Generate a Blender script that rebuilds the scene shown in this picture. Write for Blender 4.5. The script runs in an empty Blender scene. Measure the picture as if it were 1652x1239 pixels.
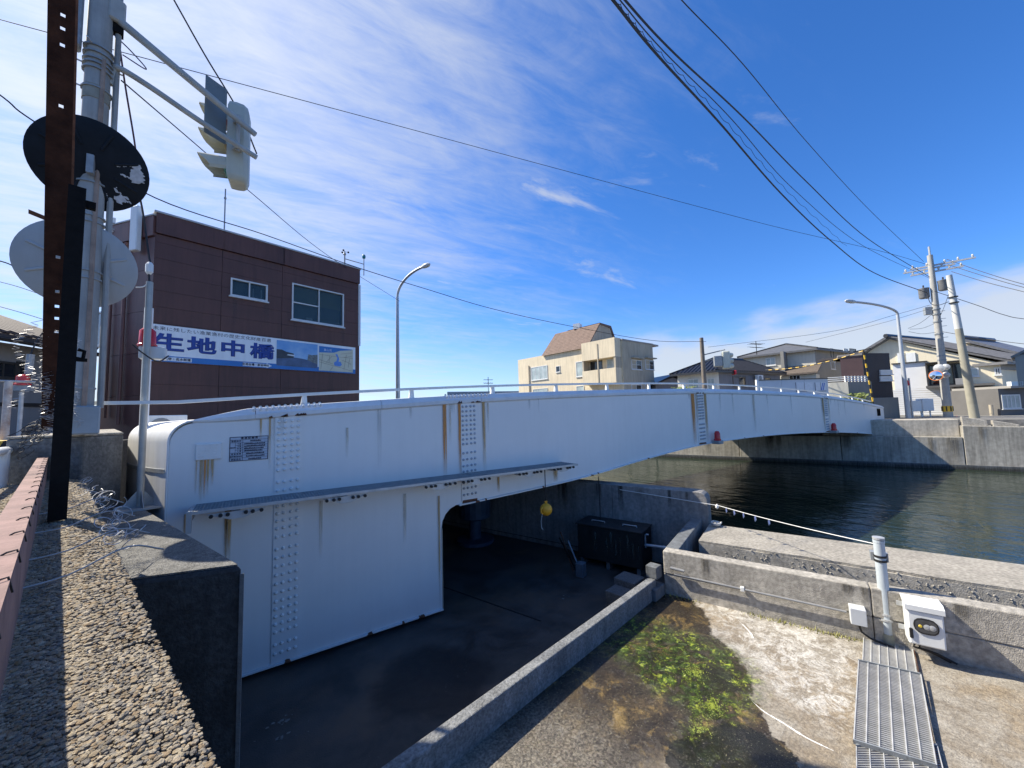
import bpy, bmesh, math, random
from mathutils import Vector as V, Matrix
random.seed(7)
R = math.radians
scene = bpy.context.scene
COL = scene.collection
# ------------------------------------------------------------------ camera
# world: X runs along the swing bridge, Y away across it, Z up; the eye is at the origin
F_PX, CXP, CYP = 620.0, 826.0, 619.5
PITCH, ROLL, BRG = R(4.4), R(1.6), R(55.8)
UP = V((0, 0, 1))
FW0 = V((math.cos(BRG), math.sin(BRG), 0)); RT0 = V((math.sin(BRG), -math.cos(BRG), 0))
FW = FW0*math.cos(PITCH) + UP*math.sin(PITCH)
U0 = -FW0*math.sin(PITCH) + UP*math.cos(PITCH)
CU = U0*math.cos(ROLL) + RT0*math.sin(ROLL)
CR = RT0*math.cos(ROLL) - U0*math.sin(ROLL)
cam_d = bpy.data.cameras.new('camera'); cam = bpy.data.objects.new('camera', cam_d); COL.objects.link(cam)
cam_d.sensor_width = 36; cam_d.lens = F_PX/1652*36; cam_d.clip_start = .05; cam_d.clip_end = 4000
cam.matrix_world = Matrix(((CR.x, CU.x, -FW.x, 0), (CR.y, CU.y, -FW.y, 0), (CR.z, CU.z, -FW.z, 0), (0, 0, 0, 1)))
scene.camera = cam
scene.view_settings.view_transform = 'Standard'; scene.view_settings.look = 'None'
scene.view_settings.exposure = 1.0; scene.view_settings.gamma = 1; scene.view_settings.use_curve_mapping = False
def az(a): return FW0*math.cos(R(a)) + RT0*math.sin(R(a))
# ------------------------------------------------------------------ sun and sky
SUN_AZ, SUN_EL = -70.0, 45.0
sd = az(SUN_AZ)*math.cos(R(SUN_EL)) + UP*math.sin(R(SUN_EL))
sun_d = bpy.data.lights.new('sun', 'SUN'); sun_d.energy = 4.3; sun_d.angle = R(.53); sun_d.color = (1, .925, .79)
sun = bpy.data.objects.new('sun', sun_d); COL.objects.link(sun)
sun.rotation_euler = (-sd).to_track_quat('-Z', 'Y').to_euler(); sun.location = sd*60
world = bpy.data.worlds.new('World'); scene.world = world; world.use_nodes = True
def build_sky():
    nt = world.node_tree; N = nt.nodes; L = nt.links
    bg = N['Background']; bg.inputs[1].default_value = .080
    sky = N.new('ShaderNodeTexSky'); sky.sky_type = 'NISHITA'; sky.sun_disc = False
    sky.sun_elevation = R(SUN_EL); sky.sun_rotation = math.atan2(sd.x, sd.y)
    sky.altitude = 300; sky.air_density = 1.0; sky.dust_density = .35; sky.ozone_density = 2.5
    hs = N.new('ShaderNodeHueSaturation'); hs.inputs['Saturation'].default_value = 1.12; tn = N.new('ShaderNodeMix'); tn.data_type = 'RGBA'; tn.blend_type = 'MULTIPLY'; tn.inputs['Factor'].default_value = 1; tn.inputs['B'].default_value = (.80, 1.00, 1.38, 1); L.new(sky.outputs[0], tn.inputs['A']); L.new(tn.outputs['Result'], hs.inputs['Color'])
    tc = N.new('ShaderNodeTexCoord'); D = tc.outputs['Generated']
    def m(op, a, b=None, c=None, clamp=False):
        n = N.new('ShaderNodeMath'); n.operation = op; n.use_clamp = clamp
        for i, v in enumerate((a, b, c)):
            if v is None: continue
            if isinstance(v, (int, float)): n.inputs[i].default_value = v
            else: L.new(v, n.inputs[i])
        return n.outputs[0]
    def dot(vec):
        n = N.new('ShaderNodeVectorMath'); n.operation = 'DOT_PRODUCT'; L.new(D, n.inputs[0]); n.inputs[1].default_value = vec; return n.outputs['Value']
    def sm(v, a, b):
        n = N.new('ShaderNodeMapRange'); n.interpolation_type = 'SMOOTHSTEP'; L.new(v, n.inputs[0]); n.inputs[1].default_value = a; n.inputs[2].default_value = b; return n.outputs[0]
    sep = N.new('ShaderNodeSeparateXYZ'); L.new(D, sep.inputs[0]); Z = sep.outputs[2]
    # direction laid on the flat cloud layer
    den = m('ADD', m('MAXIMUM', Z, 0.0), .13)
    # axes: streaks run roughly along az -15
    along = dot(az(62)); across = dot(az(-28))
    cx = m('DIVIDE', along, den); cy = m('DIVIDE', across, den)
    def noise(sx, sy, scale, det, rough, dist, off=0):
        cb = N.new('ShaderNodeCombineXYZ'); L.new(m('MULTIPLY', cx, sx), cb.inputs[0]); L.new(m('MULTIPLY', cy, sy), cb.inputs[1]); cb.inputs[2].default_value = off
        t = N.new('ShaderNodeTexNoise'); L.new(cb.outputs[0], t.inputs['Vector']); t.inputs['Scale'].default_value = scale
        t.inputs['Detail'].default_value = det; t.inputs['Roughness'].default_value = rough; t.inputs['Distortion'].default_value = dist
        return t.outputs['Fac']
    # cirrus veil thick around the sun side, thinning to clear blue away from it
    sunside = dot(az(-62)*math.cos(R(38)) + UP*math.sin(R(38)))
    veil = sm(sunside, .12, 1.08)
    n1 = noise(.55, 1.0, 1.6, 9, .62, .6); n2 = noise(.5, 1.35, 5.5, 8, .66, .9, 3.1)
    n3 = noise(.45, 2.2, 11.0, 6, .62, .7, 5.7); tex = m('ADD', m('ADD', m('MULTIPLY', n1, .50), m('MULTIPLY', n2, .34)), m('MULTIPLY', n3, .16))
    cir = m('MULTIPLY', sm(m('ADD', tex, m('MULTIPLY', veil, .31)), .50, .95), m('POWER', veil, .5))
    # scattered small wisps away from the sun
    wis = m('MULTIPLY', sm(noise(.6, 1.1, 2.6, 8, .6, .4, 9.7), .60, .78), .75)
    wis = m('MULTIPLY', wis, sm(sunside, -.25, .3))
    # bank of soft cloud low on the landward side
    low = m('MULTIPLY', sm(dot(az(52)), .62, .98), sm(Z, .27, .10))
    cb = N.new('ShaderNodeCombineXYZ'); L.new(m('MULTIPLY', along, 1.0), cb.inputs[0]); L.new(m('MULTIPLY', across, 1.0), cb.inputs[1]); L.new(m('MULTIPLY', Z, 3.2), cb.inputs[2])
    t = N.new('ShaderNodeTexNoise'); L.new(cb.outputs[0], t.inputs['Vector']); t.inputs['Scale'].default_value = 3.4; t.inputs['Detail'].default_value = 7; t.inputs['Roughness'].default_value = .52
    bank = m('MULTIPLY', sm(m('ADD', t.outputs['Fac'], m('MULTIPLY', low, .34)), .56, .80), sm(low, .02, .5))
    haze = m('MULTIPLY', sm(Z, .26, 0.0), .48)
    cov = m('MINIMUM', m('ADD', m('MAXIMUM', m('MAXIMUM', cir, wis), m('MULTIPLY', bank, .85)), haze), 1.0)
    mix = N.new('ShaderNodeMix'); mix.data_type = 'RGBA'; L.new(m('MULTIPLY', cov, .80), mix.inputs['Factor'])
    L.new(hs.outputs[0], mix.inputs['A']); 
    glow = m('ADD', 4.6, m('MULTIPLY', m('POWER', m('MAXIMUM', dot(sd), 0.0), 5.0), 2.2))
    cc = N.new('ShaderNodeVectorMath'); cc.operation = 'SCALE'; cc.inputs[0].default_value = (1.0, 1.04, 1.08); L.new(glow, cc.inputs['Scale'])
    L.new(cc.outputs[0], mix.inputs['B'])
    L.new(mix.outputs['Result'], bg.inputs[0])
build_sky()
# ------------------------------------------------------------------ survey helpers: a bearing read off the photograph met with a real plane
def ray(x, y): return FW + CR*((x-CXP)/F_PX) - CU*((y-CYP)/F_PX)
def onz(x, y, z): r = ray(x, y); return r*(z/r.z)
def onY(x, y, Y): r = ray(x, y); return r*(Y/r.y)
def at(x, y, d): return ray(x, y)*d
def onplane(x, y, p, n): r = ray(x, y); return r*(p.dot(n)/r.dot(n))
def hor(x):
    return CYP + (F_PX*math.tan(PITCH) - (x-CXP)*math.sin(ROLL))/math.cos(ROLL)
def over(p, y):
    """height z above plan point p that is seen at image row y"""
    lo, hi = -8.0, 40.0
    for _ in range(50):
        mid = (lo+hi)/2; q = V((p[0], p[1], mid)); d = q.dot(FW); yy = CYP - F_PX*q.dot(CU)/d
        if yy > y: lo = mid
        else: hi = mid
    return lo
# ------------------------------------------------------------------ materials
MATS = {}
def M(name, col, rough=.6, var=.12, scale=6.0, bump=0.0, bscale=60.0, metal=0.0, streak=0.0, col2=None, spots=0.0, detail=6, spec=.5):
    if name in MATS: return MATS[name]
    m = bpy.data.materials.new(name); m.use_nodes = True; nt = m.node_tree; N = nt.nodes; L = nt.links
    p = N['Principled BSDF']; p.inputs['Roughness'].default_value = rough; p.inputs['Metallic'].default_value = metal
    p.inputs['Specular IOR Level'].default_value = spec
    tc = N.new('ShaderNodeTexCoord')
    nz = N.new('ShaderNodeTexNoise'); nz.inputs['Scale'].default_value = scale; nz.inputs['Detail'].default_value = detail; nz.inputs['Roughness'].default_value = .62
    L.new(tc.outputs['Object'], nz.inputs['Vector'])
    mr = N.new('ShaderNodeMapRange'); L.new(nz.outputs['Fac'], mr.inputs[0]); mr.inputs[1].default_value = .3; mr.inputs[2].default_value = .7
    mx = N.new('ShaderNodeMix'); mx.data_type = 'RGBA'; L.new(mr.outputs[0], mx.inputs['Factor'])
    c2 = col2 or tuple(min(1, c*(1+var)) for c in col); c1 = col if col2 else tuple(c*(1-var) for c in col)
    mx.inputs['A'].default_value = (*c1, 1); mx.inputs['B'].default_value = (*c2, 1)
    out = mx.outputs['Result']
    if streak:
        mp = N.new('ShaderNodeMapping'); mp.inputs['Scale'].default_value = (5, 5, .35); L.new(tc.outputs['Object'], mp.inputs[0])
        n2 = N.new('ShaderNodeTexNoise'); n2.inputs['Scale'].default_value = 1.6; n2.inputs['Detail'].default_value = 8; n2.inputs['Roughness'].default_value = .65; L.new(mp.outputs[0], n2.inputs['Vector'])
        r2 = N.new('ShaderNodeMapRange'); L.new(n2.outputs['Fac'], r2.inputs[0]); r2.inputs[1].default_value = .42; r2.inputs[2].default_value = .72; r2.inputs[3].default_value = 1; r2.inputs[4].default_value = 1-streak
        mm = N.new('ShaderNodeMix'); mm.data_type = 'RGBA'; mm.blend_type = 'MULTIPLY'; mm.inputs['Factor'].default_value = 1
        L.new(out, mm.inputs['A']); L.new(r2.outputs[0], mm.inputs['B']); out = mm.outputs['Result']
    if spots:
        n3 = N.new('ShaderNodeTexNoise'); n3.inputs['Scale'].default_value = scale*9; n3.inputs['Detail'].default_value = 4; L.new(tc.outputs['Object'], n3.inputs['Vector'])
        r3 = N.new('ShaderNodeMapRange'); L.new(n3.outputs['Fac'], r3.inputs[0]); r3.inputs[1].default_value = .35; r3.inputs[2].default_value = .65; r3.inputs[3].default_value = 1-spots; r3.inputs[4].default_value = 1+spots
        m3 = N.new('ShaderNodeMix'); m3.data_type = 'RGBA'; m3.blend_type = 'MULTIPLY'; m3.inputs['Factor'].default_value = 1
        L.new(out, m3.inputs['A']); L.new(r3.outputs[0], m3.inputs['B']); out = m3.outputs['Result']
    L.new(out, p.inputs['Base Color'])
    if bump:
        nb = N.new('ShaderNodeTexNoise'); nb.inputs['Scale'].default_value = bscale; nb.inputs['Detail'].default_value = 5; L.new(tc.outputs['Object'], nb.inputs['Vector'])
        b = N.new('ShaderNodeBump'); b.inputs['Strength'].default_value = bump; b.inputs['Distance'].default_value = .02; L.new(nb.outputs['Fac'], b.inputs['Height']); L.new(b.outputs[0], p.inputs['Normal'])
    MATS[name] = m; return m
def glass(name, tint=(.03, .04, .05), keep=.5):
    if name in MATS: return MATS[name]
    m = bpy.data.materials.new(name); m.use_nodes = True; nt = m.node_tree; N = nt.nodes; L = nt.links
    out = N['Material Output']; p = N['Principled BSDF']; p.inputs['Base Color'].default_value = (*tint, 1); p.inputs['Roughness'].default_value = .03; p.inputs['Specular IOR Level'].default_value = .8
    tr = N.new('ShaderNodeBsdfTransparent'); tr.inputs[0].default_value = (.8, .86, .86, 1); mx = N.new('ShaderNodeMixShader'); mx.inputs[0].default_value = keep
    L.new(tr.outputs[0], mx.inputs[1]); L.new(p.outputs[0], mx.inputs[2]); L.new(mx.outputs[0], out.inputs[0])
    MATS[name] = m; return m
def stain(name, col, dens):
    """run of rust or dirt: thin film with soft ragged edges, fading downward along its UV"""
    if name in MATS: return MATS[name]
    m = bpy.data.materials.new(name); m.use_nodes = True; nt = m.node_tree; N = nt.nodes; L = nt.links
    out = N['Material Output']; p = N['Principled BSDF']; p.inputs['Roughness'].default_value = .85
    uv = N.new('ShaderNodeUVMap'); sp = N.new('ShaderNodeSeparateXYZ'); L.new(uv.outputs[0], sp.inputs[0])
    tc = N.new('ShaderNodeTexCoord'); mp = N.new('ShaderNodeMapping'); mp.inputs['Scale'].default_value = (60, 60, 1.6); L.new(tc.outputs['Object'], mp.inputs[0])
    nz = N.new('ShaderNodeTexNoise'); nz.inputs['Scale'].default_value = 1; nz.inputs['Detail'].default_value = 5; L.new(mp.outputs[0], nz.inputs['Vector'])
    def mr(v, a, b, c=0, d=1):
        n = N.new('ShaderNodeMapRange'); L.new(v, n.inputs[0])
        for i, q in enumerate((a, b, c, d)): n.inputs[i+1].default_value = q
        return n.outputs[0]
    def mu(a, b):
        n = N.new('ShaderNodeMath'); n.operation = 'MULTIPLY'; L.new(a, n.inputs[0])
        if isinstance(b, float): n.inputs[1].default_value = b
        else: L.new(b, n.inputs[1])
        return n.outputs[0]
    ab = N.new('ShaderNodeMath'); ab.operation = 'PINGPONG'; L.new(sp.outputs[0], ab.inputs[0]); ab.inputs[1].default_value = .5
    a = mu(mu(mr(ab.outputs[0], 0, .22), mr(sp.outputs[1], 0, .75, 0, 1)), mu(mr(nz.outputs['Fac'], .3, .62, .15, 1), dens))
    mx = N.new('ShaderNodeMix'); mx.data_type = 'RGBA'; L.new(nz.outputs['Fac'], mx.inputs['Factor']); mx.inputs['A'].default_value = (*[c*.6 for c in col], 1); mx.inputs['B'].default_value = (*[min(1, c*1.5) for c in col], 1)
    L.new(mx.outputs['Result'], p.inputs['Base Color'])
    tr = N.new('ShaderNodeBsdfTransparent'); ms = N.new('ShaderNodeMixShader'); L.new(a, ms.inputs[0]); L.new(tr.outputs[0], ms.inputs[1]); L.new(p.outputs[0], ms.inputs[2]); L.new(ms.outputs[0], out.inputs[0])
    MATS[name] = m; return m
# ------------------------------------------------------------------ mesh helpers
def box_vf(o, a, b, c):
    o, a, b, c = V(o), V(a), V(b), V(c)
    v = [o, o+a, o+a+b, o+b, o+c, o+a+c, o+a+b+c, o+b+c]
    f = [(0, 3, 2, 1), (4, 5, 6, 7), (0, 1, 5, 4), (1, 2, 6, 5), (2, 3, 7, 6), (3, 0, 4, 7)]
    if a.cross(b).dot(c) < 0: f = [tuple(reversed(q)) for q in f]
    return v, f
class MB:
    def __init__(s): s.v = []; s.f = []; s.uv = None
    def add(s, v, f):
        k = len(s.v); s.v += [V(p) for p in v]; s.f += [tuple(i+k for i in q) for q in f]; return s
    def ob(s, o, a, b, c): return s.add(*box_vf(o, a, b, c))             # oblique box: corner and three edges
    def bx(s, c, sz, rz=0.0):                                            # centred box turned about z
        ca, sa = math.cos(rz), math.sin(rz); a = V((ca, sa, 0))*sz[0]; b = V((-sa, ca, 0))*sz[1]; d = UP*sz[2]
        return s.ob(V(c)-a/2-b/2-d/2, a, b, d)
    def tube(s, pts, r, n=8, caps=True):
        pts = [V(p) for p in pts]; k = len(s.v); m = len(pts); prev = None
        for i, p in enumerate(pts):
            t = (pts[min(i+1, m-1)] - pts[max(i-1, 0)]); t = t.normalized() if t.length > 1e-9 else V((0, 0, 1))
            if prev is None:
                h = V((0, 0, 1)) if abs(t.z) < .9 else V((1, 0, 0)); u = t.cross(h).normalized()
            else:
                u = prev - t*prev.dot(t)
                u = u.normalized() if u.length > 1e-6 else t.orthogonal().normalized()
            prev = u; w = t.cross(u); rr = r[i] if isinstance(r, (list, tuple)) else r
            for j in range(n):
                a = 2*math.pi*j/n; s.v.append(p + u*(rr*math.cos(a)) + w*(rr*math.sin(a)))
        for i in range(m-1):
            for j in range(n):
                j2 = (j+1) % n; s.f.append((k+i*n+j, k+i*n+j2, k+(i+1)*n+j2, k+(i+1)*n+j))
        if caps:
            s.f.append(tuple(k+j for j in reversed(range(n)))); s.f.append(tuple(k+(m-1)*n+j for j in range(n)))
        return s
    def prism(s, poly, ext):                                             # planar polygon swept by a vector
        poly = [V(p) for p in poly]; ext = V(ext); n = len(poly); k = len(s.v)
        nr = V((0, 0, 0))
        for i in range(n): nr += poly[i].cross(poly[(i+1) % n])
        if nr.dot(ext) > 0: poly.reverse()
        s.v += poly + [p+ext for p in poly]
        s.f.append(tuple(range(k, k+n))); s.f.append(tuple(reversed(range(k+n, k+2*n))))
        for i in range(n):
            j = (i+1) % n; s.f.append((k+j, k+i, k+n+i, k+n+j))
        return s
    def lathe(s, o, axis, prof, n=16):                                   # prof: (radius, height along axis)
        o = V(o); ax = V(axis).normalized(); u = ax.orthogonal().normalized(); w = ax.cross(u); k = len(s.v); m = len(prof)
        for r, h in prof:
            for j in range(n):
                a = 2*math.pi*j/n; s.v.append(o + ax*h + u*(r*math.cos(a)) + w*(r*math.sin(a)))
        for i in range(m-1):
            for j in range(n):
                j2 = (j+1) % n; s.f.append((k+i*n+j, k+i*n+j2, k+(i+1)*n+j2, k+(i+1)*n+j))
        s.f.append(tuple(k+j for j in reversed(range(n)))); s.f.append(tuple(k+(m-1)*n+j for j in range(n)))
        return s
    def ico(s, c, r, sub=1, sq=(1, 1, 1)):
        bm = bmesh.new(); bmesh.ops.create_icosphere(bm, subdivisions=sub, radius=1)
        k = len(s.v); c = V(c)
        for v in bm.verts: s.v.append(c + V((v.co.x*r*sq[0], v.co.y*r*sq[1], v.co.z*r*sq[2])))
        for f in bm.faces: s.f.append(tuple(k+v.index for v in f.verts))
        bm.free(); return s
    def face(s, pts): return s.add(pts, [tuple(range(len(pts)))])
    def build(s, name, mat, parent=None, base=None, smooth=False, bevel=0.0, seg=1, **tags):
        if parent is not None: b = BASE[parent.name]
        else:
            if base is None:
                n = len(s.v); b = V((sum(p.x for p in s.v)/n, sum(p.y for p in s.v)/n, min(p.z for p in s.v)))
            else: b = V(base)
        me = bpy.data.meshes.new(name); me.from_pydata([tuple(p-b) for p in s.v], [], s.f); me.validate()
        if s.uv:
            ul = me.uv_layers.new(name='UVMap'); i = 0
            for q in s.uv: ul.data[i].uv = q; i += 1
        me.update()
        if smooth:
            for p in me.polygons: p.use_smooth = True
            try: me.set_sharp_from_angle(angle=R(40))
            except Exception: pass
        if mat: me.materials.append(mat)
        o = bpy.data.objects.new(name, me); COL.objects.link(o)
        if parent is not None: o.parent = parent
        else: o.location = b
        BASE[o.name] = b
        if bevel:
            md = o.modifiers.new('bevel', 'BEVEL'); md.width = bevel; md.segments = seg; md.limit_method = 'ANGLE'; md.angle_limit = R(35)
        for k2, v2 in tags.items(): o[k2] = v2
        return o
BASE = {}
def tag(o, label, cat, group=None):
    o['label'] = label; o['category'] = cat
    if group: o['group'] = group
    return o
def thing(name, base, label, cat, group=None):
    o = bpy.data.objects.new(name, None); o.empty_display_size = .2; COL.objects.link(o); o.location = V(base); BASE[o.name] = V(base)
    return tag(o, label, cat, group)
def struct(o): o['kind'] = 'structure'; return o
def stuff(o): o['kind'] = 'stuff'; return o
def share(o, parent, off, name=None):
    """another piece with the same mesh, moved by off"""
    c = o.copy(); COL.objects.link(c); c.parent = parent; c.location = V(o.location)+V(off); return c
def writing(body, size, mat, parent, o, ux, uy=UP, fat=0.0, name='lettering', align='CENTER', sx=1.0, space=1.0, lift=.004):
    """flat lettering standing on the plane (ux, uy) at o"""
    cu = bpy.data.curves.new('t', 'FONT'); cu.body = body; cu.size = size; cu.bevel_depth = fat; cu.bevel_resolution = 0; cu.align_x = align; cu.align_y = 'CENTER'; cu.space_character = space; cu.resolution_u = 3
    t = bpy.data.objects.new('t', cu); COL.objects.link(t)
    dg = bpy.context.evaluated_depsgraph_get(); me = bpy.data.meshes.new_from_object(t.evaluated_get(dg))
    bpy.data.objects.remove(t); bpy.data.curves.remove(cu)
    b = BASE[parent.name]; ux = V(ux); n = ux.cross(V(uy)).normalized()
    for v in me.vertices: v.co = V(o) + ux*(v.co.x*sx) + V(uy)*v.co.y + n*(lift + v.co.z*.08) - b
    me.materials.clear(); me.materials.append(mat); me.name = name
    ob = bpy.data.objects.new(name, me); COL.objects.link(ob); ob.parent = parent; BASE[ob.name] = b
    return ob
def spline(pts, n=12):
    """Catmull-Rom through the points"""
    P = [V(p) for p in pts]; P = [P[0]*2-P[1]] + P + [P[-1]*2-P[-2]]; out = []
    for i in range(1, len(P)-2):
        for j in range(n):
            t = j/n; a, b, c, d = P[i-1], P[i], P[i+1], P[i+2]
            out.append(.5*((2*b) + (c-a)*t + (2*a-5*b+4*c-d)*t*t + (3*b-a-3*c+d)*t**3))
    out.append(P[-2]); return out
# ------------------------------------------------------------------ common materials
white_paint = M('bridge_paint', (.78, .765, .735), .42, .04, .7, streak=.035)
white_bolt = M('bolt_paint', (.76, .745, .715), .5, .1, 10)
galv = M('galvanised_steel', (.48, .49, .49), .5, .18, 9, metal=.35)
galv_dull = M('dull_galvanised_steel', (.30, .32, .33), .6, .2, 12, metal=.3)
rust = M('rust', (.13, .055, .03), .9, .4, 18, bump=.4, bscale=50)
dark_steel = M('dark_steel', (.008, .0075, .0075), .8, .3, 20, bump=.15, spec=.15)
black = M('black_rubber', (.015, .015, .016), .6, .2, 20)
white_mat = M('white_enamel', (.76, .77, .75), .35, .05, 5, streak=.08)
conc = M('concrete', (.40, .37, .315), .9, .16, 2.2, bump=.5, bscale=90, streak=.30, spots=.22)
conc_top = M('pale_concrete', (.31, .285, .24), .92, .2, 2.5, bump=.6, bscale=80, spots=.24)
conc_rough = M('rough_concrete', (.33, .31, .27), .95, .3, 5, bump=1.0, bscale=45, spots=.4)
conc_grey = M('grey_concrete', (.15, .16, .165), .88, .22, 1.6, bump=.35, bscale=70, streak=.45, spots=.15)
conc_dark = M('blackened_concrete', (.038, .042, .045), .85, .5, 3.2, bump=.5, bscale=60, streak=.4, spots=.3)
red_lens = M('red_lens', (.55, .02, .025), .22, .1, 5)
wire_mat = M('cable', (.012, .012, .016), .6, .1, 3)
# ================================================================== THE SETTING
ZF, ZT, ZW = -2.87, -3.36, -3.25            # pit floor, swing trench, water
OC = V((6.28, 1.51, 0)); CD = V((-.345, .9387, 0)); CN = V((.9387, .345, 0))
def P(s, t, z): return OC + CD*s + CN*t + UP*z     # along the canal, towards the water, up
class G:
    """small node-graph writer"""
    def __init__(s, name, rough=.8):
        s.mat = bpy.data.materials.new(name); s.mat.use_nodes = True; s.N = s.mat.node_tree.nodes; s.L = s.mat.node_tree.links
        s.p = s.N['Principled BSDF']; s.p.inputs['Roughness'].default_value = rough; s.tc = s.N.new('ShaderNodeTexCoord'); s.obj = s.tc.outputs['Object']
    def put(s, sock, v):
        if isinstance(v, (int, float)): sock.default_value = v
        elif isinstance(v, tuple): sock.default_value = (*v, 1) if len(v) == 3 and sock.type == 'RGBA' else v
        else: s.L.new(v, sock)
    def m(s, op, a, b=0.0):
        n = s.N.new('ShaderNodeMath'); n.operation = op; s.put(n.inputs[0], a); s.put(n.inputs[1], b); return n.outputs[0]
    def noise(s, sc, det=5, rough=.6, vec=None, dist=0.0, mapping=None, out='Fac'):
        vec = vec or s.obj
        if mapping:
            mp = s.N.new('ShaderNodeMapping'); mp.inputs['Scale'].default_value = mapping; s.L.new(vec, mp.inputs[0]); vec = mp.outputs[0]
        n = s.N.new('ShaderNodeTexNoise'); s.L.new(vec, n.inputs['Vector']); n.inputs['Scale'].default_value = sc; n.inputs['Detail'].default_value = det; n.inputs['Roughness'].default_value = rough; n.inputs['Distortion'].default_value = dist
        return n.outputs[out]
    def mr(s, v, a, b, c=0.0, d=1.0, smooth=True):
        n = s.N.new('ShaderNodeMapRange')
        if smooth: n.interpolation_type = 'SMOOTHSTEP'
        s.L.new(v, n.inputs[0])
        for i, q in enumerate((a, b, c, d)): n.inputs[i+1].default_value = q
        return n.outputs[0]
    def mix(s, f, a, b, mode='MIX'):
        n = s.N.new('ShaderNodeMix'); n.data_type = 'RGBA'; n.blend_type = mode; s.put(n.inputs['Factor'], f); s.put(n.inputs['A'], a); s.put(n.inputs['B'], b); return n.outputs['Result']
    def vm(s, op, a, b):
        n = s.N.new('ShaderNodeVectorMath'); n.operation = op; s.put(n.inputs[0], a); s.put(n.inputs[1], b); return n.outputs['Value'] if op in ('DISTANCE', 'DOT_PRODUCT') else n.outputs[0]
    def warp(s, sc, amt, det=5, rough=.6):
        n = s.noise(sc, det, rough, out='Color'); return s.vm('ADD', s.obj, s.vm('MULTIPLY', s.vm('SUBTRACT', n, (.5, .5, .5)), (amt, amt, 0.0)))
    def blob(s, vec, c, r0, r1): return s.mr(s.vm('DISTANCE', vec, (c.x, c.y, c.z)), r0, r1, 1.0, 0.0)
    def bump(s, h, st, dist=.02):
        b = s.N.new('ShaderNodeBump'); b.inputs['Strength'].default_value = st; b.inputs['Distance'].default_value = dist; s.L.new(h, b.inputs['Height']); s.L.new(b.outputs[0], s.p.inputs['Normal'])
    def done(s, col, rough=None):
        s.put(s.p.inputs['Base Color'], col)
        if rough is not None: s.put(s.p.inputs['Roughness'], rough)
        return s.mat
# water
def water_mat():
    g = G('canal_water', .06); g.p.inputs['IOR'].default_value = 1.33
    n1 = g.noise(1.25, 3, .5, mapping=(1.5, .75, 1), dist=.5); n2 = g.noise(4.2, 3, .55, mapping=(1.5, .7, 1), dist=.3); n3 = g.noise(.25, 2, .5)
    h = g.m('ADD', g.m('MULTIPLY', n1, 1.0), g.m('MULTIPLY', n2, .34)); h = g.m('MULTIPLY', h, g.mr(n3, .3, .7, .5, 1.2))
    g.bump(h, .75, .06)
    return g.done(g.mix(g.noise(.5), (.012, .021, .013), (.026, .038, .024)))
w = MB().face([P(-900, 2.2, ZW), P(-900, 1500, ZW), P(900, 1500, ZW), P(900, 2.2, ZW)]).build('water', water_mat(), base=(0, 0, ZW)); struct(w)
asphalt = M('asphalt', (.055, .055, .056), .9, .25, 1.2, bump=.4, bscale=140, spots=.25)
# far bank: ground sheet behind the canal wall, reaching the horizon
ZG = -.95
def FB(s, t, z): return V((27.2, 6.0, 0)) + CD*s + CN*t + UP*z
g = MB().prism([FB(-600, 1.4, ZG), FB(600, 1.4, ZG), FB(600, 1500, ZG), FB(-600, 1500, ZG)], (0, 0, -1.2)).build('ground', M('town_ground', (.17, .165, .155), .95, .2, .6, bump=.3, bscale=60, spots=.2), base=(30, 5, ZG)); struct(g)
# near bank: street level west of the parapet and beyond the bridge
ZL = -1.15
PAR0 = V((.21, 0, 0)); PD = V((-.268, .9634, 0)); PN = V((.9634, .268, 0))     # right edge of the parapet, its run, its normal to the pit
def Q(s, t, z): return PAR0 + PD*s + PN*t + UP*z
land = MB().prism([Q(-900, -.7, ZL), Q(900, -.7, ZL), Q(900, -1500, ZL), Q(-900, -1500, ZL)], (0, 0, -3.5)).build('street', asphalt, base=(-5, 5, ZL)); struct(land)
land2 = MB().prism([V((-4, 13.3, ZL)), V((3.2, 13.3, ZL)), V((9.5, 19, ZL)), V((2, 60, ZL)), V((-60, 60, ZL)), V((-20, 13.3, ZL))], (0, 0, -3.5)).build('quay_ground', asphalt, base=(0, 20, ZL)); struct(land2)
# ---- pit floor: dark slab on the bridge side, sunlit apron on the other side of the kerb beam
KA = onz(612, 1239, ZF+.27); KB = onz(1046, 931, ZF+.27); KD = (KB-KA); KLEN = KD.length; KD = KD/KLEN; KN = V((KD.y, -KD.x, 0))   # KN points to the apron
def KP(s, t, z): return V((KA.x, KA.y, 0)) + KD*s + KN*t + UP*z
def dark_floor_mat():
    g = G('oily_pit_floor', .7); wv = g.warp(1.2, .9)
    n = g.noise(1.7, 9, .72, dist=.4); col = g.mix(g.mr(n, .3, .7), (.026, .025, .024), (.090, .080, .070))
    brown = g.noise(.55, 4, .6, dist=.5); col = g.mix(g.mr(brown, .46, .66, 0, .8), col, (.14, .095, .065))
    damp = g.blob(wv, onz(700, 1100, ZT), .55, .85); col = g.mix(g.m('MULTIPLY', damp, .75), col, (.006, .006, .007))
    salt = g.mr(g.noise(16, 4, .6, dist=1.2), .64, .70); sp = g.mr(g.noise(1.3, 3), .55, .7); col = g.mix(g.m('MULTIPLY', salt, g.m('MULTIPLY', sp, .5)), col, (.2, .2, .19))
    g.bump(g.noise(70, 4), .35); return g.done(col, g.mr(n, .3, .7, .55, .85))
dk = [V((-6, 16, ZT)), P(16, 2.3, ZT), P(2.4, 2.3, ZT), P(2.4, .12, ZT), KP(KLEN+.1, .08, ZT), KP(-3, .08, ZT), V((-4, 2, ZT))]
pit = MB().prism(dk, (0, 0, -.6)).build('pit_floor', dark_floor_mat(), base=(0, 0, 0)); struct(pit)
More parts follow.
